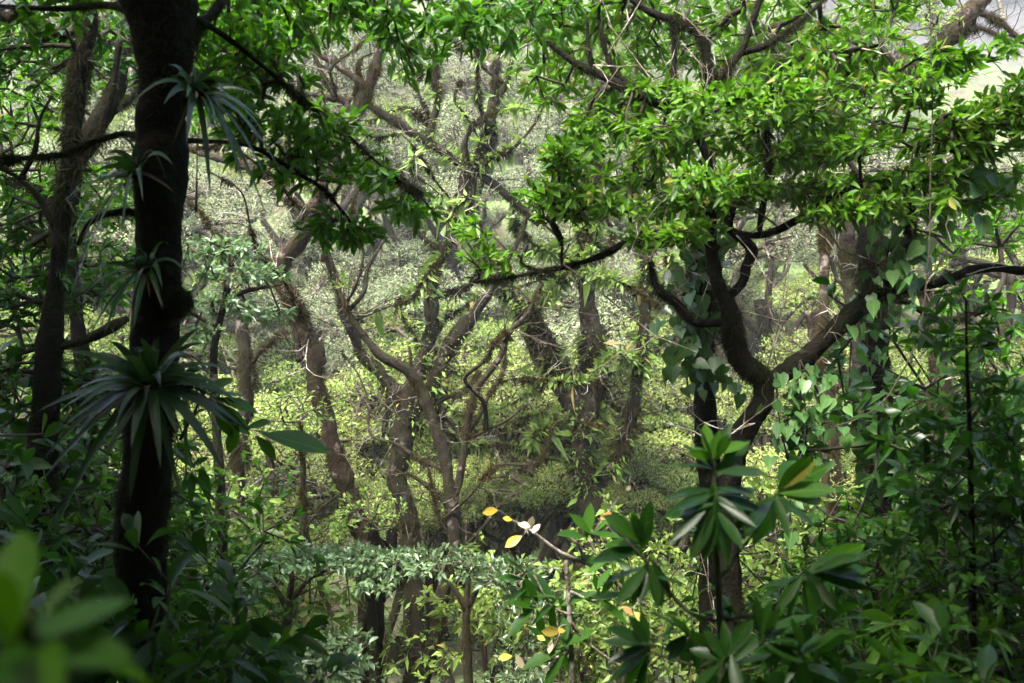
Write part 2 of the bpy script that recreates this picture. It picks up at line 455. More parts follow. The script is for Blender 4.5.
def hero_tree(name, label, cat, D, trunk, limbs=(), pads=(), leaf=('fold', 'leaf_mid', .1, .4, 6), bark='bark', twig='twig',
              moss=None, moss_d=120, moss_l=.06, to_ground=True, rough=.2, twigs=0, step=.1, sides=14, spread=.95, droop=.25,
              wig=.12, r0=.006, group=None, wob=.0, up=.5, extra=None, fork_moss=1.0, moss_w=.075, epi=0, wind=0):
    pts, rad = px_path(trunk, D)
    if 14 < D:
        rad = [x * .88 for x in rad]
    if to_ground:
        b = pts[-1]
        g = ground(b[0], b[1])
        if b[2] > g + .05:
            pts.append(np.array((b[0] + .02, b[1], (b[2] + g) / 2))); rad.append(rad[-1] * 1.05)
            pts.append(np.array((b[0] + .05, b[1], g - .15))); rad.append(rad[-2] * 1.5)
        base = np.array((pts[-1][0], pts[-1][1], g))
    else:
        base = pts[-1]
    root = thing(name, label, cat, base, group)
    p, r = smooth_path(pts, rad, step, wob)
    part('trunk', tube('trunk', p, r, M[bark], sides, rough, seed=rng.random() * 9), root)
    sk, skr = [p], [r]
    ml = Leaves()
    if moss:
        moss_on(ml, p, r, moss_d, moss_l, w=moss_w)
    for lb in limbs:
        q, s = px_path(lb, D)
        q, s = smooth_path(q, s, step, wob)
        part('branch', tube('branch', q, s, M[bark], max(7, sides - 4), rough, seed=rng.random() * 9), root)
        sk.append(q); skr.append(s)
        if moss:
            moss_on(ml, q, s, moss_d * .7 * fork_moss, moss_l, w=moss_w)
    for w in range(wind):                                # thin winding limbs of the upper tree
        src = sk[0] if w % 2 or len(sk) < 2 else sk[1 + int(rng.random() * (len(limbs)))]
        sr_ = skr[0] if src is sk[0] else None
        k0 = int(len(src) * (.05 + .55 * rng.random()))
        a = src[k0]; d = nrm(np.array((rng.normal(), rng.normal() * .5, .7 + .5 * rng.random()))); q = [a]
        ln = .35 + .35 * rng.random()
        for _ in range(6):
            d = nrm(d + rng.normal(size=3) * np.array((.55, .4, .45)) + UP * .08); a = a + d * ln; q.append(a)
        th = .022 + .022 * rng.random()
        q, s = smooth_path(q, [th, th * .9, th * .75, th * .6, th * .45, th * .3, th * .15], .1, wob)
        part('branch', tube('branch', q, s, M[bark], 7, rough, seed=rng.random() * 9), root)
        sk.append(q); skr.append(s)
        if moss:
            moss_on(ml, q, s, moss_d * .4, moss_l)
    if epi:
        el = Leaves()
        for a_, b_ in zip(sk, skr):
            moss_on(el, a_, b_ * 1.05, epi, .15, .1, .3)
        part('epiphyte', el.mesh('epiphyte', 'fold', M['leaf_mid']), root)['kind'] = 'stuff'
    if moss and ml.count():
        part('moss', ml.mesh('moss', 'blade', M[moss]), root)['kind'] = 'stuff'
    sk = np.concatenate(sk)
    if len(pads) or extra is not None:
        tg = []
        for cx, cy, rx, ry, d, rd, n in pads:
            tg.append(in_pad(P(cx, cy, d), (rx / FPX * d, rd, ry / FPX * d), n))
        if extra is not None:
            tg += extra
        tg = np.concatenate(tg)
        use = sk[sk[:, 2] > np.percentile(sk[:, 2], 15)]
        g = grow(use, None, tg, wig=wig)
        Lv = Leaves()
        kind, lm, LL, asp, n = leaf
        rosettes(Lv, g[5], g[4], n, LL, asp, spread, droop, up)
        cr = part('crown', Lv.mesh('crown', kind, M[lm]), root)
        part('twigwork', twig_mesh('twigwork', g, M[twig], r0), cr)['kind'] = 'stuff'
    if twigs:                                            # bare twiglets sticking out of the limbs
        A, B, ra, rb = [], [], [], []
        def chain(a, d, ln, th, depth):
            n = 4
            for q in range(n):
                d = nrm(d + rng.normal(size=3) * .28 + UP * .06); e = a + d * ln / n
                A.append(a); B.append(e + d * .004); ra.append(th * (1 - .7 * q / n)); rb.append(th * (1 - .7 * (q + 1) / n))
                a = e
                if depth < 2 and rng.random() < .55:
                    chain(a, nrm(d + rng.normal(size=3) * .75), ln * (.35 + .4 * rng.random()), th * (.6 - .3 * q / n), depth + 1)
        for k in rng.integers(0, len(sk), twigs):
            chain(sk[k], nrm(rng.normal(size=3) * np.array((1, .8, .8)) + UP * .45), .4 + 1.3 * rng.random() ** 2, .006 + .007 * rng.random(), 0)
        part('dead_twig', prisms('dead_twig', A, B, ra, rb, M[('twig', 'twig_pale')[int(rng.random() < .6)]], 4), root)['kind'] = 'stuff'
    return root


# ------------------------------------------------------------------ generic trees for the valley and the slope
def valley_tree(name, label, H, Rc, flat, n_pad, n_ros, leaf, lm, twig='twig', bark='bark', lean=.15, moss=True):
    """a crooked small tree: bent trunk, a handful of limbs, a layered umbrella crown; base at the origin"""
    root = thing(name, label, 'tree', (0, 0, 0))
    top = np.array((rng.normal() * lean * H, rng.normal() * lean * H, H * .62))
    pts = [np.zeros(3) - UP * .3, top * .3 + rng.normal(size=3) * .04 * H * np.array((1, 1, 0)), top * .65 + rng.normal(size=3) * .06 * H * np.array((1, 1, 0)), top]
    r0 = .018 * H + .03
    p, r = smooth_path(pts, [r0 * 1.4, r0, r0 * .85, r0 * .6], .2)
    part('trunk', tube('trunk', p, r, M[bark], 9, .25, seed=rng.random() * 9), root)
    sk = [p]
    ml = Leaves(); moss_on(ml, p, r, 50, .09, w=.3)
    centres = []
    for k in range(n_pad):
        a = 2.4 * k + rng.random() * .8
        rr = Rc * (.25 + .55 * math.sqrt((k + .5) / n_pad))
        c = top + np.array((math.cos(a) * rr, math.sin(a) * rr, H * (.30 - .26 * (rr / Rc) ** 1.5) + rng.normal() * .07 * H))
        centres.append(c)
        if k % 2 == 0:
            st = p[int(len(p) * (.45 + .5 * rng.random())) - 1]
            mid = (st + c) / 2 + rng.normal(size=3) * .08 * H
            q, s = smooth_path([st, mid, c - UP * .1 * H], [r0 * .55, r0 * .4, r0 * .2], .25)
            part('branch', tube('branch', q, s, M[bark], 6, .25, seed=rng.random() * 9), root)
            sk.append(q); moss_on(ml, q, s, 30, .09, w=.3)
    part('moss', ml.mesh('moss', 'fold', M['moss']), root)['kind'] = 'stuff'
    tg = np.concatenate([in_pad(c, (Rc * .34 * (.7 + .6 * rng.random()), Rc * .34, Rc * flat * .62 * (.7 + .6 * rng.random())), n_ros // n_pad) for c in centres])
    g = grow(np.concatenate(sk), None, tg, wig=.15, step=.5)
    Lv = Leaves()
    kind, L, asp, n = leaf
    rosettes(Lv, g[5], g[4], n, L, asp, 1.05, .25, .5, jitter=L * .5)
    cr = part('crown', Lv.mesh('crown', kind, M[lm]), root)
    part('twigwork', twig_mesh('twigwork', g, M[twig], .008, .42, 4), cr)['kind'] = 'stuff'
    root['proto_h'] = H
    return root


def shrub(name, label, cat, H, spread_r, stems, n_ros, leaf, lm, twig='twig_green', flat=.35, pads=None, droop=.3, up=.4):
    root = thing(name, label, cat, (0, 0, 0))
    sk = []
    A, B, ra, rb = [], [], [], []
    tops = []
    for k in range(stems):
        a = 2 * math.pi * k / stems + rng.random()
        t = np.array((math.cos(a) * spread_r * .6 * rng.random() ** .5, math.sin(a) * spread_r * .6 * rng.random() ** .5, H * (.55 + .35 * rng.random())))
        q, s = smooth_path([np.array((t[0] * .15, t[1] * .15, -.2)), t * .5 + rng.normal(size=3) * .05 * H, t], [.02 * H ** .5, .015 * H ** .5, .007], .12)
        part('stem', tube('stem', q, s, M[twig], 6, .1), root)
        sk.append(q); tops.append(t)
    tg = []
    for t in tops:
        for j in range(2):
            c = t + np.array((rng.normal() * spread_r * .35, rng.normal() * spread_r * .35, H * (.02 - .22 * j) + rng.normal() * .04 * H))
            tg.append(in_pad(c, (spread_r * .5, spread_r * .5, H * flat * .4), max(3, n_ros // (stems * 2))))
    g = grow(np.concatenate(sk), None, np.concatenate(tg), wig=.12, step=.2)
    Lv = Leaves(); kind, L, asp, n = leaf
    rosettes(Lv, g[5], g[4], n, L, asp, 1.1, droop, up)
    fo = part('foliage', Lv.mesh('foliage', kind, M[lm]), root)
    part('twigwork', twig_mesh('twigwork', g, M[twig], .004, .4, 4, .03), fo)['kind'] = 'stuff'
    root['proto_h'] = float(np.percentile(np.concatenate([np.array([v.co.z for v in c.data.vertices]) for c in root.children]), 97))
    return root


def fern(name, label, n_fr, L):
    root = thing(name, label, 'fern', (0, 0, 0))
    for k in range(n_fr):
        a = 2.4 * k + rng.random() * .5
        el = .55 + .5 * rng.random()
        LL = L * (.75 + .4 * rng.random())
        t = np.linspace(0, 1, 26)
        hor = np.array((math.cos(a), math.sin(a), 0))
        c = hor * (LL * t * math.cos(el) * (1 + .25 * t))[:, None] + UP * (LL * (t * math.sin(el) - .62 * t ** 2.2))[:, None]
        tg = nrm(np.gradient(c, axis=0)); side = nrm(np.cross(tg, UP)); nn = np.cross(side, tg)
        Lv = Leaves()
        w = LL * .2 * np.sin(np.pi * np.clip(t * .93 + .07, 0, 1)) ** .8 + .004
        for s in (-1, 1):
            Lv.add(c[2:], nrm(side[2:] * s + tg[2:] * .45 + rng.normal(size=(24, 3)) * .06), nn[2:], w[2:], .028 * LL / .8, .25)
        fr = part('frond', Lv.mesh('frond', 'blade', M['leaf_layer']), root)
    root['proto_h'] = L * .55
    return root

# ================================================================== SETTING
def build_ground():
    xs = np.concatenate([np.linspace(-120, -30, 19), np.linspace(-27, 27, 55), np.linspace(30, 120, 19)])
    ys = np.concatenate([np.linspace(-30, 50, 81), np.linspace(53, 170, 40)])
    co = np.array([(x, y, ground(x, y)) for y in ys for x in xs])
    nx = len(xs)
    f = []
    for j in range(len(ys) - 1):
        for i in range(nx - 1):
            a = j * nx + i
            f += [a, a + 1, a + nx + 1, a + nx]
    m, nt, N, Lk = nodes('forest_floor')
    tc = N('ShaderNodeTexCoord')
    def nz(s, d=5):
        x = N('ShaderNodeTexNoise'); x.inputs['Scale'].default_value = s; x.inputs['Detail'].default_value = d
        Lk(tc.outputs['Object'], x.inputs['Vector']); return x.outputs['Fac']
    r = N('ShaderNodeMapRange'); r.inputs[1].default_value = .4; r.inputs[2].default_value = .62; Lk(nz(.6), r.inputs[0])
    r2 = N('ShaderNodeMapRange'); r2.inputs[1].default_value = .35; r2.inputs[2].default_value = .65; Lk(nz(7), r2.inputs[0])
    c = mixrgb(N, Lk, r.outputs[0], mixrgb(N, Lk, r2.outputs[0], (.04, .034, .018), (.07, .06, .03)), mixrgb(N, Lk, r2.outputs[0], (.05, .08, .02), (.11, .16, .05)))
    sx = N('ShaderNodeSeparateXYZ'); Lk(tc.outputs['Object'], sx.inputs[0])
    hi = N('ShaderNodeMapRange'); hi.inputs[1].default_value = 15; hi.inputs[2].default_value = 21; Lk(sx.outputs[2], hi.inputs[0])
    c = mixrgb(N, Lk, hi.outputs[0], c, mixrgb(N, Lk, r2.outputs[0], (.03, .03, .034), (.06, .06, .066)))     # distance haze painted as grey on the upper slope
    bs = N('ShaderNodeBsdfPrincipled'); Lk(c, bs.inputs['Base Color']); bs.inputs['Roughness'].default_value = .9
    bp = N('ShaderNodeBump'); bp.inputs['Distance'].default_value = .08; Lk(nz(9), bp.inputs['Height']); Lk(bp.outputs[0], bs.inputs['Normal'])
    out = N('ShaderNodeOutputMaterial'); Lk(bs.outputs[0], out.inputs[0])
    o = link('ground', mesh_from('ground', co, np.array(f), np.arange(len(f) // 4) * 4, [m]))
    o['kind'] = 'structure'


build_ground()

# ------------------------------------------------------------------ far wood on the opposite slope: one mass
def far_wood():
    Lv = Leaves(); A, B, ra, rb = [], [], [], []
    y = 60.0
    while y < 122:
        half = y * .60 + 4
        for x in np.arange(-half, half, 3.6 + y * .014):
            xx = x + rng.normal() * 1.1; yy = y + rng.normal() * 1.6
            if xx > .37 * yy and rng.random() < .55:
                continue                                    # a thin patch high on the right
            g = ground(xx, yy); H = 6 + 4 * rng.random(); Rc = 2.0 + 1.3 * rng.random()
            top = np.array((xx + rng.normal() * .8, yy + rng.normal() * .8, g + H * .7))
            b0 = np.array((xx, yy, g - .3)); mid = (b0 + top) / 2 + rng.normal(size=3) * .5
            A += [b0, mid]; B += [mid, top]; ra += [.2, .15]; rb += [.15, .09]
            n = int(800 * Rc / 2.6)
            for k in range(5):
                a = 2.4 * k + rng.random(); rr = Rc * .75 * rng.random() ** .5
                c = top + np.array((math.cos(a) * rr, math.sin(a) * rr, H * .2 * rng.random() - .1 * H * (rr / Rc)))
                A.append(top * .5 + mid * .5); B.append(c); ra.append(.08); rb.append(.03)
                q = in_pad(c, (Rc * .5, Rc * .5, Rc * .28), n)
                d = nrm(rng.normal(size=(n, 3)) + UP * .3)
                Lv.add(q, d, nrm(rng.normal(size=(n, 3)) + UP * 1.2), (.10 + .12 * rng.random(n)), .055, .2, np.clip(rng.normal(.5, .25, n) + rng.normal() * .15, 0, 1))
        y += 4.2
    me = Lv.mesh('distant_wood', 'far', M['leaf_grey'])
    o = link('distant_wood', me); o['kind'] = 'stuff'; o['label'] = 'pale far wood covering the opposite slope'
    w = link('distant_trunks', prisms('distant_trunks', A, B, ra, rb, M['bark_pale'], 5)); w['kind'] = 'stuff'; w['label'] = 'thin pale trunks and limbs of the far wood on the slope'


far_wood()

# ------------------------------------------------------------------ trees of the lower slope and the valley (copied kinds)
protos = []
for i, (nm, lab, H, Rc, fl, npd, nr, lf, lm, bk) in enumerate([
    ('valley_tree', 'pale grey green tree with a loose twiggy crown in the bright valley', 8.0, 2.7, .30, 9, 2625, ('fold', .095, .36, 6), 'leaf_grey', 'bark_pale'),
    ('valley_tree', 'fresh green tree with a layered umbrella crown in the bright valley', 7.0, 2.8, .22, 8, 2625, ('fold', .095, .38, 6), 'leaf_mid', 'bark'),
    ('valley_tree', 'lime green small tree with a spreading crown in the bright valley', 6.0, 2.6, .25, 8, 2625, ('fold', .085, .38, 6), 'leaf_yellowish', 'bark'),
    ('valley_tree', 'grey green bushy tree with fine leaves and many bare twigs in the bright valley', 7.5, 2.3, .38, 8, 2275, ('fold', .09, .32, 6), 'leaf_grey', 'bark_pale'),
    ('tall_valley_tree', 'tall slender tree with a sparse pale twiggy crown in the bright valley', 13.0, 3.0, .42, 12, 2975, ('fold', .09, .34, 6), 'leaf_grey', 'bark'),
    ('valley_tree', 'mid green dense tree with a rounded crown standing in the bright valley', 7.0, 2.4, .36, 8, 2450, ('fold', .09, .36, 6), 'leaf_mid', 'bark'),
]):
    t = valley_tree(nm, lab, H, Rc, fl, npd, nr, lf, lm, 'twig', bk)
    t['group'] = ['pale loose valley trees', 'layered fresh green valley trees', 'lime green valley trees', 'grey green bushy valley trees', 'tall slender valley trees', 'rounded mid green valley trees'][i]
    protos.append(t)
used = [False] * 10


def put_tree(k, x, y, ztop=None, s=None):
    g = ground(x, y)
    H = protos[k]['proto_h']
    if s is None:
        s = float(np.clip((ztop - g) / (H * .92), .45, 1.7))
    rz = rng.random() * 6.28
    if not used[k]:
        used[k] = True; t = protos[k]
        t.location = (x, y, g); t.rotation_euler = (0, 0, rz); t.scale = (s, s, s)
    else:
        copy_thing(protos[k], (x, y, g), rz, s)


# crowns that show between the trunks: (pixel x, distance, pixel y of the crown's top, kind)
for (px, D, ty, k) in [
    (255, 22, 425, 2), (215, 27, 390, 1), (320, 26, 372, 2), (385, 24, 395, 5), (445, 27, 340, 2), (500, 24, 352, 2), (545, 29, 345, 1), (480, 26, 430, 5),
    (300, 23, 470, 0), (352, 24, 470, 3), (525, 25, 458, 3), (400, 31, 330, 0), (340, 33, 300, 3), (470, 34, 285, 0), (560, 36, 300, 3), (610, 30, 400, 1),
    (650, 27, 420, 2), (690, 32, 360, 0), (740, 30, 370, 2), (800, 27, 360, 1), (850, 30, 330, 2), (900, 26, 390, 1), (960, 28, 340, 5), (1010, 26, 330, 1),
    (540, 39, 222, 0), (620, 44, 212, 3), (700, 40, 222, 0), (760, 44, 216, 3), (830, 40, 222, 1), (480, 44, 212, 0), (400, 44, 222, 3), (320, 44, 216, 0), (580, 48, 185, 0), (660, 48, 190, 5),
    (430, 34, 272, 0), (380, 33, 285, 3), (500, 33, 270, 3), (560, 34, 262, 0), (620, 33, 275, 3), (680, 34, 268, 0), (740, 33, 285, 3), (330, 32, 270, 0), (270, 33, 290, 3), (460, 31, 312, 2), (540, 31, 318, 2), (400, 30, 322, 1), (590, 30, 330, 3),
    (540, 23, 452, 2), (500, 23, 468, 1), (592, 23.5, 468, 5), (632, 23, 480, 2), (452, 22.5, 482, 5), (690, 24, 470, 1), (760, 24, 460, 5), (380, 22.5, 470, 2),
    (230, 34, 320, 3), (160, 30, 340, 5), (110, 27, 330, 1), (50, 26, 300, 5), (0, 28, 310, 1), (20, 36, 230, 2), (100, 38, 240, 5), (1050, 34, 240, 2),
    (640, 36, 330, 0), (780, 38, 280, 2), (880, 38, 250, 1), (960, 39, 230, 2), (270, 40, 260, 0), (370, 41, 250, 3), (600, 41, 270, 0), (720, 42, 250, 5),
    (520, 42, 240, 3), (440, 40, 250, 0), (590, 27, 470, 5), (665, 26, 500, 1), (800, 21, 440, 2), (880, 21, 470, 5), (960, 20, 450, 1),
    (470, 37, 120, 4), (300, 36, 60, 4), (570, 40, 110, 4), (395, 40, 90, 4),
    (780, 30, 160, 4), (870, 31, 150, 4), (180, 30, 140, 4), (960, 28, 170, 4), (60, 30, 130, 4), (640, 38, 120, 4),
]:
    q = P(px, ty, D); put_tree(k, q[0], q[1], q[2])
# the slope behind them
for y in np.arange(36, 60, 3.6):
    for x in np.arange(-y * .56, y * .58, 3.7):
        xx, yy = x + rng.normal() * .9, y + rng.normal() * 1.2
        if xx > .37 * yy and yy > 42:
            continue
        put_tree(int(rng.choice([0, 3, 5, 1, 2], p=[.34, .28, .14, .12, .12])), xx, yy, s=.85 + .45 * rng.random())

# ------------------------------------------------------------------ the mossy trunks of the middle distance
hero_tree('mossy_tree', 'kinked reddish brown mossy trunk leaning right, left of the two forked trunks', 'tree', 17,
          [(386, -12, 9), (381, 40, 10), (368, 88, 12), (344, 135, 14), (322, 185, 17), (309, 225, 20), (283, 262, 20), (281, 282, 18), (294, 306, 19), (305, 330, 19), (313, 352, 21), (316, 380, 21), (324, 412, 19), (334, 447, 20), (346, 486, 21), (358, 522, 21), (368, 545, 22)],
          [[(310, 218, 16), (296, 205, 14), (275, 182, 11), (250, 168, 9), (222, 160, 7), (190, 150, 5)],
           [(318, 195, 11), (326, 240, 9), (322, 262, 6)],
           [(368, 90, 8), (352, 75, 7), (332, 62, 6), (318, 54, 5), (305, 38, 4), (298, 12, 3)],
           [(345, 130, 6), (349, 112, 6), (340, 98, 6), (330, 92, 5), (314, 55, 4), (300, 30, 3)],
           [(296, 310, 8), (297, 340, 7), (301, 362, 6)]],
          [(350, 20, 50, 30, 17, .8, 60), (310, 30, 35, 30, 17, .8, 40), (240, 150, 60, 18, 17.5, .8, 40)],
          ('fold', 'leaf_mid', .11, .36, 6), 'bark_red', 'twig', 'moss', 1900, .05, wind=9, twigs=100, wob=.03, rough=.3, step=.09)

hero_tree('mossy_tree', 'tallest forked mossy tree with a long diagonal limb crossing to the right', 'tree', 18,
          [(497, 60, 7), (488, 120, 9), (478, 160, 11), (467, 172, 12), (462, 195, 13), (455, 229, 14), (442, 252, 15), (432, 272, 16), (431, 300, 16), (432, 328, 16), (425, 352, 17), (412, 386, 19), (402, 420, 22), (402, 447, 24), (398, 476, 24), (405, 504, 22), (411, 543, 22), (413, 582, 22), (414, 640, 24), (415, 690, 26)],
          [[(404, 424, 18), (416, 405, 17), (430, 384, 17), (446, 355, 17), (459, 334, 16), (472, 317, 13), (486, 298, 9), (500, 270, 6), (520, 238, 4), (530, 205, 2)],
           [(407, 418, 15), (398, 400, 15), (389, 384, 15), (378, 370, 13), (362, 356, 12), (352, 330, 11), (343, 308, 10), (338, 288, 9), (330, 262, 7), (318, 228, 5), (312, 195, 3), (300, 170, 2)],
           [(540, 224, 7), (509, 197, 8), (482, 176, 9), (452, 158, 9), (428, 143, 9), (395, 121, 9), (364, 104, 8), (327, 98, 6), (295, 90, 5), (262, 80, 3)],
           [(428, 143, 8), (431, 128, 8), (436, 108, 8), (438, 92, 8), (434, 78, 7), (437, 50, 6), (428, 22, 5), (434, -8, 3)],
           [(442, 250, 7), (420, 236, 5), (405, 210, 4), (398, 180, 3), (380, 160, 2)],
           [(478, 176, 6), (462, 150, 5), (470, 125, 4), (455, 100, 3), (462, 80, 2)],
           [(403, 440, 6), (425, 420, 5), (440, 402, 4), (462, 392, 3), (480, 370, 2)],
           [(382, 402, 5), (385, 420, 6), (384, 436, 4)],
           [(456, 225, 8), (470, 205, 7), (476, 170, 6), (494, 142, 6), (492, 110, 6), (505, 84, 6), (512, 60, 5)],
           [(505, 84, 5), (488, 70, 5), (472, 55, 4), (455, 45, 3)]],
          [(470, 45, 60, 20, 18, .8, 36), (420, 60, 40, 20, 18, .7, 24), (545, 215, 35, 16, 18, .6, 18)],
          ('fold', 'leaf_grey', .11, .34, 6), 'bark', 'twig', 'moss', 1900, .05, epi=40, wind=12, twigs=110, wob=.03, rough=.3, step=.09)

hero_tree('mossy_tree', 'slender curved mossy tree sweeping left then up, in front of the tallest forked tree', 'tree', 15.5,
          [(338, 290, 5), (345, 305, 7), (354, 322, 8), (365, 338, 9), (382, 356, 10), (398, 365, 11), (410, 373, 12), (423, 396, 13), (435, 428, 13), (443, 450, 13), (449, 486, 14), (455, 530, 15), (454, 561, 15), (443, 596, 15), (434, 642, 16), (420, 690, 17)],
          [[(452, 512, 8), (458, 488, 8), (464, 452, 8), (469, 415, 7), (480, 385, 7), (500, 357, 6), (510, 332, 5), (528, 312, 4), (541, 285, 3)],
           [(447, 505, 6), (436, 494, 5), (418, 480, 5), (405, 472, 3)],
           [(454, 540, 4), (440, 520, 4), (434, 500, 3), (428, 470, 2)],
           [(409, 373, 4), (411, 360, 4), (409, 346, 2)],
           [(466, 440, 4), (486, 430, 3), (510, 418, 3), (524, 405, 2)],
           [(456, 556, 5), (480, 530, 4), (500, 505, 3), (520, 492, 2)]],
          [(530, 300, 30, 14, 15.5, .5, 14), (345, 285, 18, 12, 15.5, .4, 8)],
          ('fold', 'leaf_mid', .10, .36, 6), 'bark', 'twig', 'moss', 1500, .04, wind=6, twigs=80, wob=.02, rough=.3, step=.08)

hero_tree('mossy_tree', 'thick V-shaped mossy tree furred with epiphytes right of the slender curved tree', 'tree', 20,
          [(596, 150, 12), (590, 200, 16), (588, 250, 20), (587, 285, 22), (588, 315, 23), (592, 345, 24), (592, 378, 25), (585, 412, 26), (581, 440, 28), (582, 470, 28), (588, 500, 28), (588, 540, 26), (586, 600, 26), (585, 690, 30)],
          [[(578, 412, 22), (564, 384, 22), (545, 350, 22), (522, 306, 21), (500, 288, 18), (486, 262, 15), (478, 240, 13), (474, 212, 12), (480, 185, 9), (492, 150, 7), (490, 115, 5), (500, 80, 3)],
           [(586, 505, 18), (595, 488, 18), (613, 466, 15), (626, 440, 13), (633, 408, 12), (638, 371, 12), (643, 345, 14), (645, 314, 14), (646, 287, 14), (647, 247, 13), (644, 200, 10), (638, 160, 7), (648, 120, 5), (640, 90, 3)],
           [(592, 350, 6), (602, 340, 6), (606, 330, 3)],
           [(588, 280, 6), (600, 262, 5), (612, 240, 4), (606, 215, 3)],
           [(646, 300, 5), (660, 288, 5), (672, 270, 4), (668, 252, 3)]],
          [(590, 140, 50, 30, 20.5, 1., 34), (480, 180, 30, 24, 20, .7, 24), (645, 150, 30, 30, 20, .7, 20)],
          ('fold', 'leaf_grey', .12, .34, 6), 'bark', 'twig', 'moss', 3000, .075, epi=160, wind=9, twigs=80, wob=.03, rough=.35, step=.1)

for lab, D, tr, bk in [
    ('short brown trunk with shaggy hanging moss above the long dark limb', 15, [(838, 190, 14), (845, 225, 19), (848, 262, 20), (850, 300, 14), (856, 350, 12), (862, 440, 12), (868, 560, 14)], 'bark'),
    ('upright brown trunk behind the hanging heart-leaf vines', 19, [(812, 310, 14), (820, 350, 17), (827, 400, 19), (829, 450, 20), (832, 500, 22), (836, 600, 24)], 'bark_red'),
    ('orange brown sunlit trunk among the shrubs between the dark trunk and the pole', 18, [(925, 290, 14), (934, 340, 16), (941, 390, 18), (945, 430, 19), (946, 480, 19), (950, 580, 20)], 'bark_red'),
    ('upright trunk at the edge of the clearing left of the kinked trunk', 20, [(236, 290, 10), (242, 330, 13), (247, 370, 15), (244, 420, 16), (238, 480, 18), (236, 540, 20), (240, 640, 22)], 'bark'),
    ('brown stump-like trunk with a side limb beside the kinked trunk', 19, [(268, 440, 6), (272, 480, 10), (276, 520, 12), (277, 600, 14)], 'bark'),
    ('thin straight trunk between the kinked trunk and the dark front trunk', 16, [(301, 420, 5), (303, 470, 6), (305, 530, 7), (320, 580, 9), (326, 640, 10)], 'bark'),
    ('low dark trunk under the layered shrub right of the thin straight trunk', 15, [(372, 520, 10), (376, 560, 17), (375, 610, 19), (372, 660, 20)], 'bark_dark'),
]:
    hero_tree('mossy_trunk_tree', lab, 'tree', D, tr,
              [[(tr[2][0], tr[2][1], tr[2][2] * .5), (tr[2][0] + 14, tr[2][1] - 20, tr[2][2] * .4), (tr[2][0] + 40, tr[2][1] - 40, tr[2][2] * .2)]],
              [(tr[0][0], tr[0][1] - 8, 45, 22, D, .9, 50)], ('fold', 'leaf_mid', .11, .36, 6), bk, 'twig', 'moss', 1600, .065, twigs=20, rough=.3)

hero_tree('leaning_tree', 'thick leaning reddish trunk shaggy with epiphytes under the open hillside gap', 'tree', 17,
          [(1000, -20, 20), (973, 10, 22), (946, 38, 24), (912, 62, 24), (880, 76, 22), (850, 95, 18), (835, 130, 14), (828, 180, 11), (824, 300, 10)],
          [[(975, 10, 8), (1000, 22, 6), (1024, 44, 5), (1040, 52, 4)], [(946, 38, 6), (980, 28, 5), (1008, 44, 4), (1018, 56, 3)]],
          [(930, 20, 50, 30, 17, .8, 50), (850, 60, 50, 30, 17, .8, 40)], ('fold', 'leaf_mid', .13, .38, 6), 'bark_red', 'twig', 'moss', 2200, .06, to_ground=True, twigs=40, rough=.35)

for lab, D, tr, pads in [
    ('flat layered small tree spreading left of the kinked trunk, its canopy a grey green shelf', 14, [(292, 575, 5), (288, 610, 8), (282, 660, 10)], [(262, 566, 44, 9, 14, .8, 70), (312, 558, 40, 9, 14, .8, 60), (235, 590, 36, 10, 13.6, .6, 40)]),
    ('flat layered small tree between the kinked trunk and the tallest forked tree', 14, [(376, 560, 5), (372, 600, 9), (374, 660, 12)], [(350, 556, 40, 10, 14, .8, 70), (400, 562, 44, 10, 13.8, .8, 80), (372, 582, 40, 9, 13.5, .6, 40)]),
    ('flat layered small tree at the foot of the slender curved tree reaching right', 13.5, [(470, 575, 5), (466, 610, 8), (468, 660, 10)], [(450, 560, 44, 10, 13.8, .8, 70), (505, 572, 48, 10, 13.5, .8, 80), (545, 596, 36, 10, 13.2, .6, 44)]),
    ('low layered small tree nearest the viewer under the kinked trunk, with pale glossy leaves', 10, [(300, 660, 6), (302, 690, 8)], [(262, 660, 50, 12, 10, .7, 90), (330, 655, 46, 12, 10, .7, 80), (300, 676, 60, 10, 9.6, .6, 70)]),
]:
    hero_tree('layered_tree', lab, 'tree', D, tr, [[tr[1], (tr[1][0] + 16, tr[1][1] - 26, 4), (tr[1][0] + 40, tr[1][1] - 40, 2)], [tr[1], (tr[1][0] - 14, tr[1][1] - 24, 4), (tr[1][0] - 32, tr[1][1] - 38, 2)]], pads,
              ('leaf', 'leaf_layer', .12, .36, 8), 'bark', 'twig', 'moss', 500, .04, sides=9, up=.25)

# ------------------------------------------------------------------ near trees
def over(c, rad, n):  # crown leaves out of view, added overhead to shade the foreground
    return in_pad(np.array(c, float), rad, n)


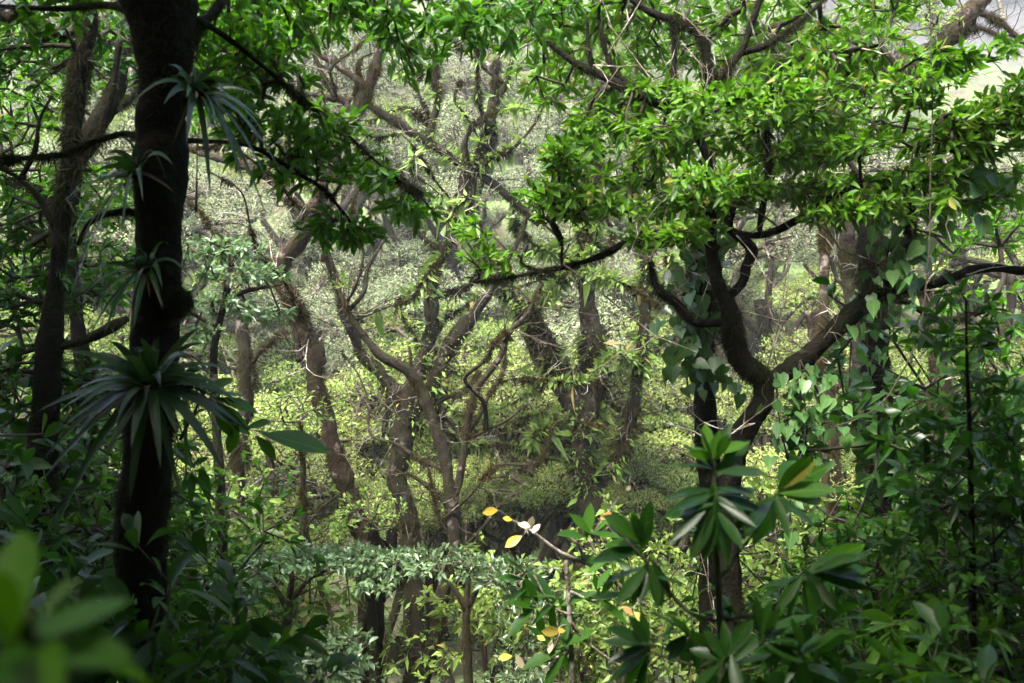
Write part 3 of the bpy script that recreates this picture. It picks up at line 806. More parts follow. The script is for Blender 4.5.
# the dark trunk with the bromeliads
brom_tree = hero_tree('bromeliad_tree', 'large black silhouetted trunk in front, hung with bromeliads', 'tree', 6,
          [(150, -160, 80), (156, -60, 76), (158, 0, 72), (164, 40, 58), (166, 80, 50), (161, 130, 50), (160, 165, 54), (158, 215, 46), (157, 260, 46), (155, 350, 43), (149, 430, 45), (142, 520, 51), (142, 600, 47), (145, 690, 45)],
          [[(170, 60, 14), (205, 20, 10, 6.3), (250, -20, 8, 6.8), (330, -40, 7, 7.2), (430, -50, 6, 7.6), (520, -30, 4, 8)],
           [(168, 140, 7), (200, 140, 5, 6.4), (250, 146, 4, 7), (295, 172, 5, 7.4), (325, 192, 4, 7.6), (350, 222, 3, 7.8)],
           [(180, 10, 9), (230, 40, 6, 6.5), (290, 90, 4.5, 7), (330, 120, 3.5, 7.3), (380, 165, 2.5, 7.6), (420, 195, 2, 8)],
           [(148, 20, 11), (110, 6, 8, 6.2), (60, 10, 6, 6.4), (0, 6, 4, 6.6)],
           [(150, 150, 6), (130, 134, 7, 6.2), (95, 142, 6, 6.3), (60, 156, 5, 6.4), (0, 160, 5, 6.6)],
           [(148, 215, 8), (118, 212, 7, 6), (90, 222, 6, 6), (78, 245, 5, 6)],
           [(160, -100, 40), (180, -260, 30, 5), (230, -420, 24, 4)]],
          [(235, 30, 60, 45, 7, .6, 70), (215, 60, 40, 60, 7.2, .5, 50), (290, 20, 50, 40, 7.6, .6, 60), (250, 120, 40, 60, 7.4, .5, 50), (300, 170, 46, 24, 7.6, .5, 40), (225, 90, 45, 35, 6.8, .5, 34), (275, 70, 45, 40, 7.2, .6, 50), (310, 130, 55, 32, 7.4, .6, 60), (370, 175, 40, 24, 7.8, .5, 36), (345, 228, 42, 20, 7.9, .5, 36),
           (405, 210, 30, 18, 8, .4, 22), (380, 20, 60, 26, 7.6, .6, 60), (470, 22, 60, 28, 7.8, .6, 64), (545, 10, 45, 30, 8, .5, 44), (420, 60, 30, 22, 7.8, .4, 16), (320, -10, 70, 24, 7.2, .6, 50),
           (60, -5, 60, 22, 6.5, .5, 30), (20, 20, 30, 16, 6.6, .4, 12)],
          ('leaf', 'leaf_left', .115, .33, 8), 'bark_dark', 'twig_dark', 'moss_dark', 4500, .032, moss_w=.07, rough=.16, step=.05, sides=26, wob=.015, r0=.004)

SUNV = np.array((math.sin(R(SUN_AZ)) * math.cos(R(SUN_EL)), math.cos(R(SUN_AZ)) * math.cos(R(SUN_EL)), math.sin(R(SUN_EL))))
GAPS = [(P(712, 450, 4.3), .8), (P(795, 480, 4.4), .6), (P(905, 560, 6.5), .5), (P(960, 470, 8), .4), (P(1000, 380, 8.5), .5), (P(860, 600, 5), .4), (P(560, 580, 8), .9), (P(330, 125, 7.4), .9), (P(385, 190, 7.8), .7), (P(470, 20, 7.8), .9), (P(560, 20, 8), .8), (P(240, 395, 6.1), .35), (P(40, 600, 1.05), .3)]

# unseen high crown added over the viewpoint to shade the foreground
def shade_crown(root, pads, L, asp, lm, boughs):
    sk = []
    for b in boughs:
        p_, r_ = smooth_path(np.array([x[:3] for x in b], float), [x[3] for x in b], .2, .02)
        part('branch', tube('branch', p_, r_, M['bark_dark'], 9, .2), root); sk.append(p_)
    tg = np.concatenate([in_pad(np.array(c, float), rad, n) for c, rad, n in pads])
    for c, rr in GAPS:                                   # gaps in the crown that let sun flecks through
        tg = tg[np.linalg.norm(np.cross(tg - c, SUNV), axis=1) > rr]
    g = grow(np.concatenate(sk), None, tg, wig=.12, step=.5)
    Lv = Leaves(); rosettes(Lv, g[5], g[4], 8, L, asp, 1.2, .25, .5)
    cr = part('crown', Lv.mesh('crown', 'fold', M[lm]), root)
    part('twigwork', twig_mesh('twigwork', g, M['twig_dark'], .005), cr)['kind'] = 'stuff'


shade_crown(brom_tree, [((-5, 2.4, 5.0), (4.8, 3.4, 1.2), 1300), ((.5, 1.8, 5.3), (4.8, 3.4, 1.2), 1500), ((-3, -4.5, 5), (6.5, 4.4, 1.5), 1500), ((5, 0, 5.2), (4.6, 5.2, 1.2), 1500), ((-.6, 4.0, 4.6), (3.6, 1.2, .8), 360),
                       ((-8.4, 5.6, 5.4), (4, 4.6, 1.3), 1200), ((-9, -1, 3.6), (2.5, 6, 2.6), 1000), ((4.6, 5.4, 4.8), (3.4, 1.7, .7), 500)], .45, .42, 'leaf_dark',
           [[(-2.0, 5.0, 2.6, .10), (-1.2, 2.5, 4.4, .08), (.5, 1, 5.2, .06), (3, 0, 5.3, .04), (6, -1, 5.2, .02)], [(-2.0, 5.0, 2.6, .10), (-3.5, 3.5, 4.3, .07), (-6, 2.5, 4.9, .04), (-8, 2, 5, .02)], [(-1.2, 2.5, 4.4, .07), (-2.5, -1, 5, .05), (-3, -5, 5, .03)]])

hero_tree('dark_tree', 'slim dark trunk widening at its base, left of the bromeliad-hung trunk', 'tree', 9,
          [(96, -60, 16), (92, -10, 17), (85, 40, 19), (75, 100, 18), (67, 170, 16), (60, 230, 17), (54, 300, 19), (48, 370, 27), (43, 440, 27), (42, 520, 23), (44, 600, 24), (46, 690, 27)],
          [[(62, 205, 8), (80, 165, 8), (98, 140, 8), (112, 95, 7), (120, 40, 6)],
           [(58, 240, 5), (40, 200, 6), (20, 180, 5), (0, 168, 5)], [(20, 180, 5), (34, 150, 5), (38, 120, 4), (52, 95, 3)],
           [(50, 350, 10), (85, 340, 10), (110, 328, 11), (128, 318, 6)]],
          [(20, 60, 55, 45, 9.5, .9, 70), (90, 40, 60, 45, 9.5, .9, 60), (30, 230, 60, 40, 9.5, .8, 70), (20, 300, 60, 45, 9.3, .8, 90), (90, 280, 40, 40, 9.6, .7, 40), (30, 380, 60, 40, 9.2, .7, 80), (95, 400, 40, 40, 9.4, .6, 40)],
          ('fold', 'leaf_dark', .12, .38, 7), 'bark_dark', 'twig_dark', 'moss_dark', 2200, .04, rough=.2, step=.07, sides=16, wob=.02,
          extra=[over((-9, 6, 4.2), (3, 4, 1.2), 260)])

hero_tree('dark_tree', 'leaning dark trunk crossing behind the slim dark trunk', 'tree', 12,
          [(128, 40, 9), (118, 80, 14), (106, 108, 18), (88, 140, 16), (76, 170, 13), (70, 240, 13), (76, 320, 15), (88, 400, 17), (84, 480, 20), (80, 560, 22)],
          [[(100, 120, 8), (130, 100, 6), (160, 60, 5)], [(72, 220, 6), (40, 190, 5), (0, 175, 4)]],
          [(20, 110, 60, 50, 12, 1., 130), (100, 200, 60, 44, 12.5, 1., 120), (20, 190, 60, 40, 12.5, 1., 110), (225, 30, 50, 30, 12.5, .9, 60), (215, 110, 34, 40, 12.5, .7, 44), (110, 60, 40, 60, 12.5, .9, 90), (40, 40, 60, 40, 13, 1, 90), (30, 270, 60, 40, 13, 1, 90), (110, 280, 40, 40, 13, 1, 60)],
          ('fold', 'leaf_vivid', .13, .38, 7), 'bark_dark', 'twig_dark', 'moss_dark', 1500, .05, rough=.25)

hero_tree('understory_tree', 'layered fresh green small tree just right of the bromeliad-hung trunk', 'tree', 12.5,
          [(232, 262, 5), (225, 300, 7), (214, 350, 8), (216, 420, 9), (222, 520, 11)],
          [[(225, 300, 4), (250, 290, 4), (280, 285, 3)], [(222, 330, 4), (200, 318, 4), (185, 310, 3)]],
          [(215, 250, 50, 12, 12.5, .8, 60), (240, 275, 48, 12, 12.5, .8, 60), (205, 300, 40, 12, 12.3, .7, 40), (255, 312, 40, 10, 12.6, .7, 36), (195, 335, 30, 14, 12.4, .6, 26)],
          ('leaf', 'leaf_layer', .12, .36, 7), 'bark', 'twig', 'moss', 200, .05, sides=9)

# the twisted tree on the right, with the big layered crown
LAYERS = []
for ly, x0, x1, dens in [(66, 760, 1000, .7), (96, 650, 1030, 1), (124, 605, 1030, 1), (152, 590, 1030, 1.1), (180, 575, 1010, 1), (206, 600, 720, .8), (206, 850, 1010, .9), (232, 640, 700, .4)]:
    for lx in np.arange(x0, x1 + 1, 58):
        LAYERS.append((lx + rng.normal() * 14, ly + rng.normal() * 6, 36 + 14 * rng.random(), 8 + 5 * rng.random(), 9.4 + rng.normal() * .45, .7, int(38 * dens * (.35 + 1.2 * rng.random()))))
hero_tree('twisted_tree', 'twisted dark tree with snaking limbs carrying the broad bright leafy crown', 'tree', 9.5,
          [(712, 180, 9), (709, 222, 12), (712, 256, 14), (720, 288, 16), (730, 312, 17), (733, 338, 18), (740, 361, 19), (763, 378, 22), (760, 408, 22), (744, 430, 22), (733, 460, 22), (729, 520, 22), (732, 600, 23), (735, 690, 25)],
          [[(762, 384, 18), (801, 362, 18), (841, 322, 17), (866, 302, 16), (890, 291, 14), (932, 285, 12), (973, 272, 10), (1000, 270, 9), (1030, 271, 8), (1080, 262, 6)],
           [(886, 292, 11), (900, 258, 11), (909, 234, 10), (911, 205, 10), (913, 180, 8), (918, 150, 5)],
           [(724, 300, 10), (742, 286, 11), (748, 268, 11), (753, 250, 11), (743, 237, 10), (729, 226, 9), (736, 200, 7), (760, 180, 5)],
           [(718, 250, 7), (705, 240, 6), (678, 235, 6), (651, 242, 6), (628, 242, 6), (607, 254, 6), (580, 264, 6), (540, 271, 5), (510, 277, 4), (470, 282, 3)],
           [(724, 322, 9), (693, 321, 9), (676, 302, 10), (656, 288, 8), (650, 262, 5)],
           [(730, 232, 8), (764, 234, 7), (800, 218, 7), (850, 190, 6), (900, 170, 4)],
           [(712, 200, 8), (704, 150, 8), (690, 115, 9), (705, 92, 9), (706, 61, 10), (694, 32, 8), (651, 13, 6), (620, -10, 4)],
           [(704, 92, 8), (722, 74, 8), (742, 50, 9), (752, 20, 7), (762, -10, 5)],
           [(742, 52, 6), (769, 44, 6), (800, 20, 5), (826, -5, 4)],
           [(692, 116, 8), (664, 105, 9), (638, 94, 9), (594, 71, 9), (570, 58, 6), (548, 42, 4)],
           [(636, 94, 6), (618, 76, 6), (608, 60, 6), (601, 36, 5), (604, 18, 3)],
           [(594, 72, 5), (588, 50, 4), (588, 18, 3)],
           [(672, 95, 6), (674, 60, 5), (672, 25, 4)],
           [(760, 235, 6), (768, 150, 6), (766, 85, 6), (790, 62, 6), (830, 52, 5), (880, 45, 3)],
           [(540, 271, 3), (520, 262, 3), (528, 245, 2)], [(580, 264, 3), (562, 268, 3), (561, 240, 2)]],
          LAYERS + [
           (560, 215, 34, 16, 9.3, .5, 18), (500, 262, 40, 14, 9.4, .5, 18), (478, 232, 28, 14, 9.4, .4, 12), (575, 172, 30, 18, 9.3, .5, 18),
           (560, 24, 46, 34, 10.2, .9, 56), (610, 10, 50, 30, 10.2, 1, 56), (670, 20, 60, 30, 10.4, 1., 60), (740, 15, 60, 26, 10.4, 1., 60), (600, 100, 40, 18, 10, .7, 28), (800, 40, 60, 34, 10.4, 1., 74),
           (640, 60, 70, 34, 11.2, .8, 70), (740, 55, 60, 40, 11.2, .8, 70), (560, 60, 50, 34, 11., .8, 44), (820, 80, 60, 30, 11.2, .8, 60), (860, 30, 40, 34, 10.4, 1., 46), (860, 66, 50, 20, 10.2, .9, 40), (545, 90, 30, 24, 10, .5, 16), (900, 8, 40, 16, 10.4, .9, 22), (780, 80, 50, 16, 10.2, .9, 30)],
          ('leaf', 'leaf_vivid', .13, .33, 9), 'bark_dark', 'twig_dark', 'moss_dark', 3200, .030, moss_w=.08, rough=.36, step=.05, sides=18, wob=.03, twigs=60, r0=.0045,
          extra=[over((8, 7.5, 3.6), (2.6, 2.6, .9), 240)])

hero_tree('dark_tree', 'straight dark vine-wrapped trunk under the long sweeping limb', 'tree', 12,
          [(868, 180, 20), (872, 260, 24), (875, 341, 27), (878, 390, 29), (879, 440, 30), (884, 490, 30), (887, 550, 32), (888, 640, 34)],
          [[(874, 320, 8), (900, 300, 7), (940, 320, 6), (990, 310, 5)]],
          [(960, 330, 50, 40, 12, .9, 60), (1000, 380, 40, 40, 12, .8, 50), (990, 230, 40, 34, 12.5, .9, 50), (940, 240, 34, 24, 12.5, .8, 30)],
          ('fold', 'leaf_vivid', .13, .4, 7), 'bark_dark', 'twig_dark', 'moss_dark', 2500, .06, rough=.25)

hero_tree('vine_clad_trunk_tree', 'vertical dark column left of the twisted tree, wrapped in heart-leaf vines', 'tree', 10.5,
          [(706, 130, 14), (704, 200, 17), (702, 270, 20), (701, 320, 20), (703, 370, 21), (706, 420, 22), (710, 500, 24), (712, 600, 26)], (), (), bark='bark_dark', moss='moss_dark', moss_d=3000, moss_l=.07, rough=.25)

hero_tree('sapling', 'thin upright pole of a young tree among the dark shrubs on the right', 'sapling', 6.2,
          [(966, 300, 2.5), (967, 361, 3), (970, 440, 5), (972, 547, 6.5), (974, 668, 8)],
          [[(971, 520, 3), (950, 505, 2.5), (930, 520, 2)], [(972, 560, 3), (995, 540, 2.5), (1015, 520, 2)]],
          [(960, 330, 40, 50, 6.2, .4, 24), (990, 420, 34, 50, 6.2, .4, 26), (940, 450, 30, 50, 6.2, .4, 22), (1000, 500, 40, 34, 6.2, .4, 30), (930, 510, 30, 24, 6.2, .4, 18)],
          ('leaf', 'leaf_dark', .12, .4, 5), 'bark_dark', 'twig_dark', sides=8, r0=.003)

# ------------------------------------------------------------------ bromeliads on the front trunk
def bromeliad(label, c, n, L, W, ax, up_sp=(.3, 1.5), dr=.8):
    c = np.array(c, float); root = thing('bromeliad', label, 'bromeliad', c)
    ax = nrm(np.array(ax, float))
    u = nrm(np.cross(ax, (0.2, 1, .1))); v = np.cross(ax, u)
    Lv = Leaves(); k = np.arange(n)
    a = k * 2.39996; s = up_sp[0] + (up_sp[1] - up_sp[0]) * (1 - k / n) + rng.normal(size=n) * .12
    rad = u * np.cos(a)[:, None] + v * np.sin(a)[:, None]
    d = ax * np.cos(s)[:, None] + rad * np.sin(s)[:, None]
    nn = ax * np.sin(s)[:, None] - rad * np.cos(s)[:, None]
    LL = L * (.65 + .45 * rng.random(n))
    Lv.add(c + rad * .035 + rng.normal(size=(n, 3)) * .01, d, nn, LL, W * (.8 + .4 * rng.random(n)), dr * (.6 + .8 * rng.random(n)))
    part('foliage', Lv.mesh('foliage', 'strap', M['leaf_brom']), root)
    Lv = Leaves(); m = 5
    d = -UP * .8 + ax * .5 + rng.normal(size=(m, 3)) * .4
    Lv.add(np.repeat(c[None], m, 0), d, np.repeat(ax[None], m, 0), L * .6, W * .6, .3)
    part('withered_foliage', Lv.mesh('withered_foliage', 'strap', M['leaf_dead']), root, 'brown dead blades under the rosette')
    b = [c - ax * .1, c - ax * .02, c + ax * .06]
    part('rootstock', tube('rootstock', *smooth_path(b, [.03, .06, .03], .03), M['bark_dark'], 10, .3), root)
    return root


bromeliad('large bromeliad spreading right from the upper part of the black trunk', P(196, 92, 5.85), 34, .44, .05, (.75, -.35, .6))
bromeliad('bromeliad with drooping blades on the left flank of the black trunk', P(136, 172, 5.85), 22, .5, .042, (-.6, -.4, .6))
bromeliad('small bromeliad with arching blades beside the round moss cushion on the black trunk', P(146, 268, 5.8), 18, .38, .036, (-.3, -.7, .7))
bromeliad('lowest and largest bromeliad rosette, facing the viewer halfway down the black trunk', P(149, 386, 5.72), 52, .60, .066, (-.02, -.55, .83), (.35, 1.75), .5)
bromeliad('bromeliad tucked behind the right side of the black trunk, level with the largest rosette', P(184, 384, 6.1), 24, .46, .045, (.55, .2, .7))

# round moss cushion
_m = Leaves(); cc = P(178, 300, 5.9); k = 3200
dd = nrm(rng.normal(size=(k, 3)))
_m.add(cc + dd * .06 * rng.random((k, 1)) ** .3, nrm(dd + rng.normal(size=(k, 3)) * .5 - UP * .25), nrm(np.cross(dd, rng.normal(size=(k, 3)))), np.full(k, .05) * (.5 + rng.random(k)), .004, .35)
mo = thing('moss_cushion', 'round shaggy moss cushion bulging from the right of the black trunk', 'moss', cc)
part('foliage', _m.mesh('foliage', 'blade', M['moss_dark']), mo)


# ------------------------------------------------------------------ broad-leaved plants made leaf by leaf
def broad_plant(name, label, cat, stem, D, leaves, mat, twig='twig_green', limbs=(), aspect=.3, kind='big', jitter=0, ground_it=True, droop=.25, stalk=.05):
    """leaves: (x, y of the base, x, y of the tip [, D at base, D at tip [, upness]])"""
    pts, rad = px_path(stem, D)
    b = pts[-1]
    if ground_it:
        g = ground(b[0], b[1]); pts.append(np.array((b[0], b[1], g - .1))); rad.append(rad[-1] * 1.15); base = np.array((b[0], b[1], g))
    else:
        base = b
    root = thing(name, label, cat, base)
    part('stem', tube('stem', *smooth_path(pts, rad, .05, .004), M[twig], 8, .1), root)
    for lb in limbs:
        q, s = px_path(lb, D)
        part('branch', tube('branch', *smooth_path(q, s, .05, .004), M[twig], 7, .1), root)
    Lv = Leaves()
    for l in leaves:
        d0 = l[4] if len(l) > 4 else D; d1 = l[5] if len(l) > 5 else d0 + rng.normal() * .06
        a, e = P(l[0], l[1], d0), P(l[2], l[3], d1)
        ax = e - a; L = np.linalg.norm(ax)
        n = UP * 1.0 + np.array((0, -.55, 0)) + rng.normal(size=3) * .25
        Lv.add(a[None], ax[None], n[None], L, L * aspect * (.85 + .3 * rng.random()), droop * .3, .95 * rng.random())
    part('foliage', Lv.mesh('foliage', kind, M[mat]), root)
    return root


def whorl(x, y, n, Lp, a0, a1, D, sp=.22):
    """n leaves fanned from (x, y), angles in degrees from a0 to a1, length in pixels"""
    out = []
    for i in range(n):
        a = R(a0 + (a1 - a0) * (i + .5) / n + rng.normal() * 6); L = Lp * (.75 + .45 * rng.random())
        dz = rng.normal() * sp * .5
        out.append((x + rng.normal() * 3, y + rng.normal() * 4, x + math.cos(a) * L, y - math.sin(a) * L, D, D + dz))
    return out


Lf = whorl(714, 462, 6, 39, 25, 165, 4.3, .2) + whorl(712, 470, 6, 51, -10, 190, 4.3) + whorl(714, 490, 11, 51, 170, 360, 4.25) + whorl(716, 505, 10, 49, 200, 340, 4.15)
Lf += whorl(716, 510, 6, 45, 150, 215, 4.3) + whorl(716, 500, 6, 41, -50, 20, 4.3)
Lf_young = Lf[:6] + whorl(778, 492, 9, 51, -15, 70, 4.4) + whorl(812, 572, 5, 54, -10, 40, 4.25) + whorl(640, 548, 4, 46, 70, 190, 4.4)
Lf = Lf[6:]
Lf += whorl(776, 498, 6, 48, 200, 330, 4.3)
Lf += whorl(812, 572, 8, 56, -20, 40, 4.2) + whorl(806, 576, 8, 46, 180, 330, 4.1)
Lf += whorl(640, 548, 5, 49, 60, 190, 4.4) + whorl(650, 566, 10, 43, 190, 350, 4.3) + whorl(690, 632, 9, 41, 120, 330, 4.2)
Lf += whorl(764, 640, 9, 48, -30, 120, 4.0) + whorl(650, 650, 8, 45, 100, 260, 4.1) + whorl(730, 660, 10, 49, 20, 330, 4.) + whorl(800, 650, 8, 49, 10, 300, 4.0)
Lf_dark = Lf
sap = broad_plant('broadleaf_sapling', 'young broadleaf tree with whorls of big drooping leaves before the twisted tree', 'sapling',
            [(714, 455, 3), (715, 500, 5), (717, 560, 6), (720, 620, 7), (722, 690, 8)], 4.3, Lf_dark, 'leaf_dark',
            limbs=[[(718, 580, 4), (745, 545, 3.5), (768, 512, 3), (778, 490, 2.5)], [(720, 620, 4), (760, 612, 4), (790, 592, 3.5), (814, 570, 2.5)],
                   [(720, 622, 4), (690, 612, 4), (668, 590, 3.5), (645, 560, 3), (622, 535, 2)], [(721, 650, 3), (705, 640, 3), (688, 632, 2)], [(722, 660, 3.5), (745, 652, 3), (764, 640, 2)],
                   [(722, 670, 3.5), (690, 664, 3), (652, 652, 2)], [(722, 675, 3.5), (770, 664, 3), (800, 650, 2)]], aspect=.25)
Lv = Leaves()
for l in Lf_young:
    a, e = P(l[0], l[1], l[4]), P(l[2], l[3], l[5]); ax = e - a; L = np.linalg.norm(ax)
    Lv.add(a[None], ax[None], (UP * .8 + np.array((0, -1., 0)) + rng.normal(size=3) * .2)[None], L, L * .31, .1)
part('young_foliage', Lv.mesh('young_foliage', 'big', M['leaf_vivid']), sap, 'bright green young leaves at the twig ends')
# the bright top leaves at its side
broad_plant('aroid', 'climbing plant with broad pale green leaves to the right of the lowest bromeliad', 'plant', [(205, 392, 3), (190, 420, 3), (180, 440, 4)], 6.1,
            [(206, 392, 234, 376), (208, 394, 246, 394), (216, 398, 258, 410), (212, 402, 250, 432), (214, 404, 232, 436), (204, 396, 198, 370), (246, 428, 272, 420), (252, 430, 284, 440), (262, 434, 330, 448), (256, 436, 276, 458), (238, 424, 228, 452)], 'leaf_vivid', ground_it=False, aspect=.42,
            limbs=[[(190, 420, 2), (206, 410, 2), (250, 430, 1.5)]])

# yellowing twiggy plant
yp = broad_plant('yellowing_shrub', 'sparse twiggy shrub with yellowing leaves right of the centre trunks', 'shrub', [(566, 560, 4), (569, 610, 5), (572, 690, 6)], 8.4,
                 whorl(590, 535, 5, 34, -30, 200, 8.4) + whorl(610, 560, 5, 34, 150, 350, 8.4) + whorl(556, 600, 5, 36, 100, 330, 8.4) + whorl(540, 610, 4, 36, 100, 300, 8.4) + whorl(600, 600, 6, 36, -60, 220, 8.4)
                 + whorl(530, 575, 5, 36, 120, 330, 8.4) + whorl(560, 650, 6, 36, 0, 330, 8.3) + whorl(620, 600, 4, 34, 0, 200, 8.5), 'leaf_left', 'twig_pale',
                 limbs=[[(645, 605, 5), (615, 582, 4), (594, 567, 4), (560, 552, 3.5), (530, 530, 3), (512, 520, 2)], [(584, 563, 3), (578, 545, 3), (560, 530, 2)], [(612, 580, 3), (600, 560, 2.5), (588, 538, 2)],
                        [(570, 620, 3), (590, 645, 3), (640, 680, 3)], [(569, 615, 3), (550, 605, 2), (534, 575, 2)], [(571, 650, 3), (545, 662, 2.5), (515, 660, 2)], [(568, 590, 3), (590, 600, 2), (612, 600, 1.5)]])
ypt = np.concatenate([np.array([yp.matrix_basis.translation + v.co for v in c.data.vertices]) for c in yp.children if c.name.startswith(('stem', 'branch'))])
for (x0, y0, x1, y1, mt) in [(512, 520, 500, 516, 'leaf_yellow'), (522, 536, 500, 548, 'leaf_yellow'), (518, 524, 534, 526, 'leaf_straw'), (498, 510, 478, 512, 'leaf_yellow'), (528, 530, 534, 510, 'leaf_straw'), (600, 519, 620, 511, 'leaf_orange'),
                             (540, 524, 530, 534, 'leaf_straw'), (560, 632, 536, 628, 'leaf_yellow'), (552, 640, 548, 656, 'leaf_straw'), (512, 656, 494, 658, 'leaf_yellow'), (622, 606, 636, 616, 'leaf_orange'), (634, 612, 652, 626, 'leaf_yellow'),
                             (640, 620, 648, 628, 'leaf_orange'), (516, 654, 526, 672, 'leaf_straw'), (556, 630, 568, 630, 'leaf_yellow'), (536, 636, 548, 640, 'leaf_yellow'), (626, 490, 632, 484, 'leaf_straw'), (644, 512, 650, 524, 'leaf_yellow')]:
    Lv = Leaves(); a, e = P(x0, y0, 8.3), P(x1, y1, 8.25 + rng.normal() * .03); ax = (e - a) * .78; L = np.linalg.norm(ax)
    nb = ypt[np.argmin(np.linalg.norm(ypt - a, axis=1))]; md = (nb + a) / 2 + rng.normal(size=3) * .02
    part('leaf_stalk', prisms('leaf_stalk', [nb, md], [md, a], [.004, .003], [.003, .002], M['twig_pale'], 4), yp)['kind'] = 'stuff'
    Lv.add((a)[None], ax[None], (UP * .6 + np.array((0, -1, 0)) + rng.normal(size=3) * .3)[None], L, L * .5, .1)
    part('leaf', Lv.mesh('leaf', 'big', M[mt]), yp, {'leaf_yellow': 'yellow leaf', 'leaf_straw': 'withered straw leaf', 'leaf_orange': 'orange leaf'}[mt])

# very near, out of focus
broad_plant('near_plant', 'blurred glossy leaves of a plant close to the viewer at lower left', 'plant', [(20, 640, 14), (30, 760, 16)], 1.05,
            [(22, 640, -30, 560, 1.05, .95), (24, 640, 75, 575, 1.05, 1.0), (26, 645, 130, 590, 1.05, 1.15), (24, 650, 135, 650, 1.05, 1.0), (20, 650, 60, 690, 1.05, .9), (15, 640, -40, 630, 1.05, 1.0), (18, 630, 20, 520, 1.1, 1.2), (20, 640, -10, 700, 1., .9),
             (28, 655, 150, 672, 1.1, 1.25), (22, 635, 100, 610, 1.1, 1.2), (10, 650, -30, 590, .95, .9)], 'leaf_left', aspect=.38, ground_it=True)

# ------------------------------------------------------------------ heart-leaf vines and lianas
def vine(label, paths, D, n, L=.15, spread=.12, mat='leaf_heart', name='heart_leaf_vine', kind='heart'):
    root = thing(name, label, 'vine', P(paths[0][-1][0], paths[0][-1][1], D))
    Lv = Leaves()
    for pth in paths:
        q, s = px_path([(x, y, w) for x, y, w in pth], D)
        q, s = smooth_path(q, s, .06, .02)
        part('stem', tube('stem', q, s, M['twig_dark'], 6, .1), root)
        k = max(3, int(1.6 * n) // len(paths))
        i = rng.integers(0, len(q), k)
        st = q[i]; off = rng.normal(size=(k, 3)) * spread * np.array((1, .6, .35))
        p = st + off
        d = nrm(-UP * 1.0 + rng.normal(size=(k, 3)) * .45 + np.array((0, -.3, 0)))
        nn = nrm(np.array((0, -1, .35)) + rng.normal(size=(k, 3)) * .45)
        LL = L * (.55 + .6 * rng.random(k))
        Lv.add(p, d, nn, LL, LL * .85, .05)
        sk = prisms('leaf_stalk', st, p, np.full(k, .0025), np.full(k, .0018), M['twig_green'], 3)
        part('leaf_stalk', sk, root)['kind'] = 'stuff'
    part('foliage', Lv.mesh('foliage', kind, M[mat]), root)
    return root


vine('heart-leaf vine climbing the dark column left of the twisted tree', [[(706, 160, 2), (698, 220, 2), (706, 280, 2.5), (696, 340, 2.5), (708, 400, 3)], [(715, 230, 2), (694, 270, 2), (684, 330, 2), (688, 390, 2)]], 10.2, 90, .17, .16)
vine('short vine with a few large heart leaves hanging left of the dark column', [[(690, 340, 2), (676, 352, 1.5), (668, 372, 1.2)]], 10.1, 9, .2, .08)
vine('curtain of heart leaves hanging below the long limb beside the twisted trunk', [[(776, 372, 2), (780, 420, 1.5), (788, 470, 1.5), (790, 520, 1.2)], [(800, 364, 1.5), (806, 420, 1.5), (800, 480, 1.2)], [(800, 360, 2), (818, 390, 2), (822, 430, 1.5)]], 9.3, 56, .15, .14)
vine('leafy vine wound round the upright fork of the long limb', [[(914, 150, 2), (905, 200, 2), (912, 240, 2), (896, 282, 2.5)], [(892, 230, 1.5), (886, 262, 1.5), (880, 330, 1.2)]], 9.4, 56, .17, .16)
vine('vine with dark round leaves trailing down the straight dark trunk', [[(866, 330, 2), (872, 390, 2), (880, 440, 2), (882, 520, 2)], [(860, 300, 1.5), (850, 360, 1.5), (846, 430, 1.2)]], 11.6, 70, .15, .22)
vine('sparse vine hanging over the open hillside gap at the upper right', [[(985, 178, 1.2), (984, 190, 1.2), (978, 215, 1)]], 9.2, 7, .2, .1)

lr = thing('liana', 'thin pale liana hanging from the bright crown and looping left below the limb', 'liana', P(830, 430, 8.4))
q, s = px_path([(928, -20, 1.3), (932, 90, 1.3), (931, 200, 1.3), (928, 270, 1.5), (918, 340, 1.6), (900, 380, 1.7), (884, 402, 1.6), (860, 418, 1.4), (832, 428, 1.2)], 8.4)
part('stem', tube('stem', *smooth_path(q, s, .08, .02), M['twig'], 6, .1), lr)
lr = thing('liana', 'thin straight liana dangling beside the bromeliad-hung trunk', 'liana', P(196, 210, 7))
q, s = px_path([(204, 60, 1), (200, 120, 1), (197, 160, 1.2), (196, 212, 3)], 7)
part('stem', tube('stem', *smooth_path(q, s, .06, .01), M['bark_red'], 6, .1), lr)

# ------------------------------------------------------------------ shrubs and ferns of the forest floor
S = {}
S['lay'] = [shrub('layered_shrub', 'grey green layered shrub', 'shrub', 2.2, 1.5, 6, 420, ('fold', .11, .36, 7), 'leaf_layer', 'twig', .3)]
S['mid'] = [shrub('leafy_shrub', 'mid green shrub', 'shrub', 2.0, 1.1, 6, 300, ('fold', .12, .4, 6), 'leaf_mid', 'twig', .6)]
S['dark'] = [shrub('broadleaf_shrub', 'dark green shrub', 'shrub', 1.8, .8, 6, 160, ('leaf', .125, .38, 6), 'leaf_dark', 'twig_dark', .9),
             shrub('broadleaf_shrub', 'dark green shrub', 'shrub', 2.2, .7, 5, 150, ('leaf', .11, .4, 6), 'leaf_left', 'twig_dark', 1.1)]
S['big'] = [shrub('large_leaf_shrub', 'large-leaved shrub', 'shrub', 1.6, .7, 5, 34, ('big', .3, .3, 7), 'leaf_dark', 'twig_green', .9, droop=.35)]
S['fern'] = [fern('fern', 'arching fern', 11, 1.1)]
S['lance'] = [shrub('lance_leaf_shrub', 'shrub', 'shrub', 1.5, .6, 5, 40, ('big', .24, .22, 8), 'leaf_left', 'twig_green', .9, droop=.4)]
first = {}


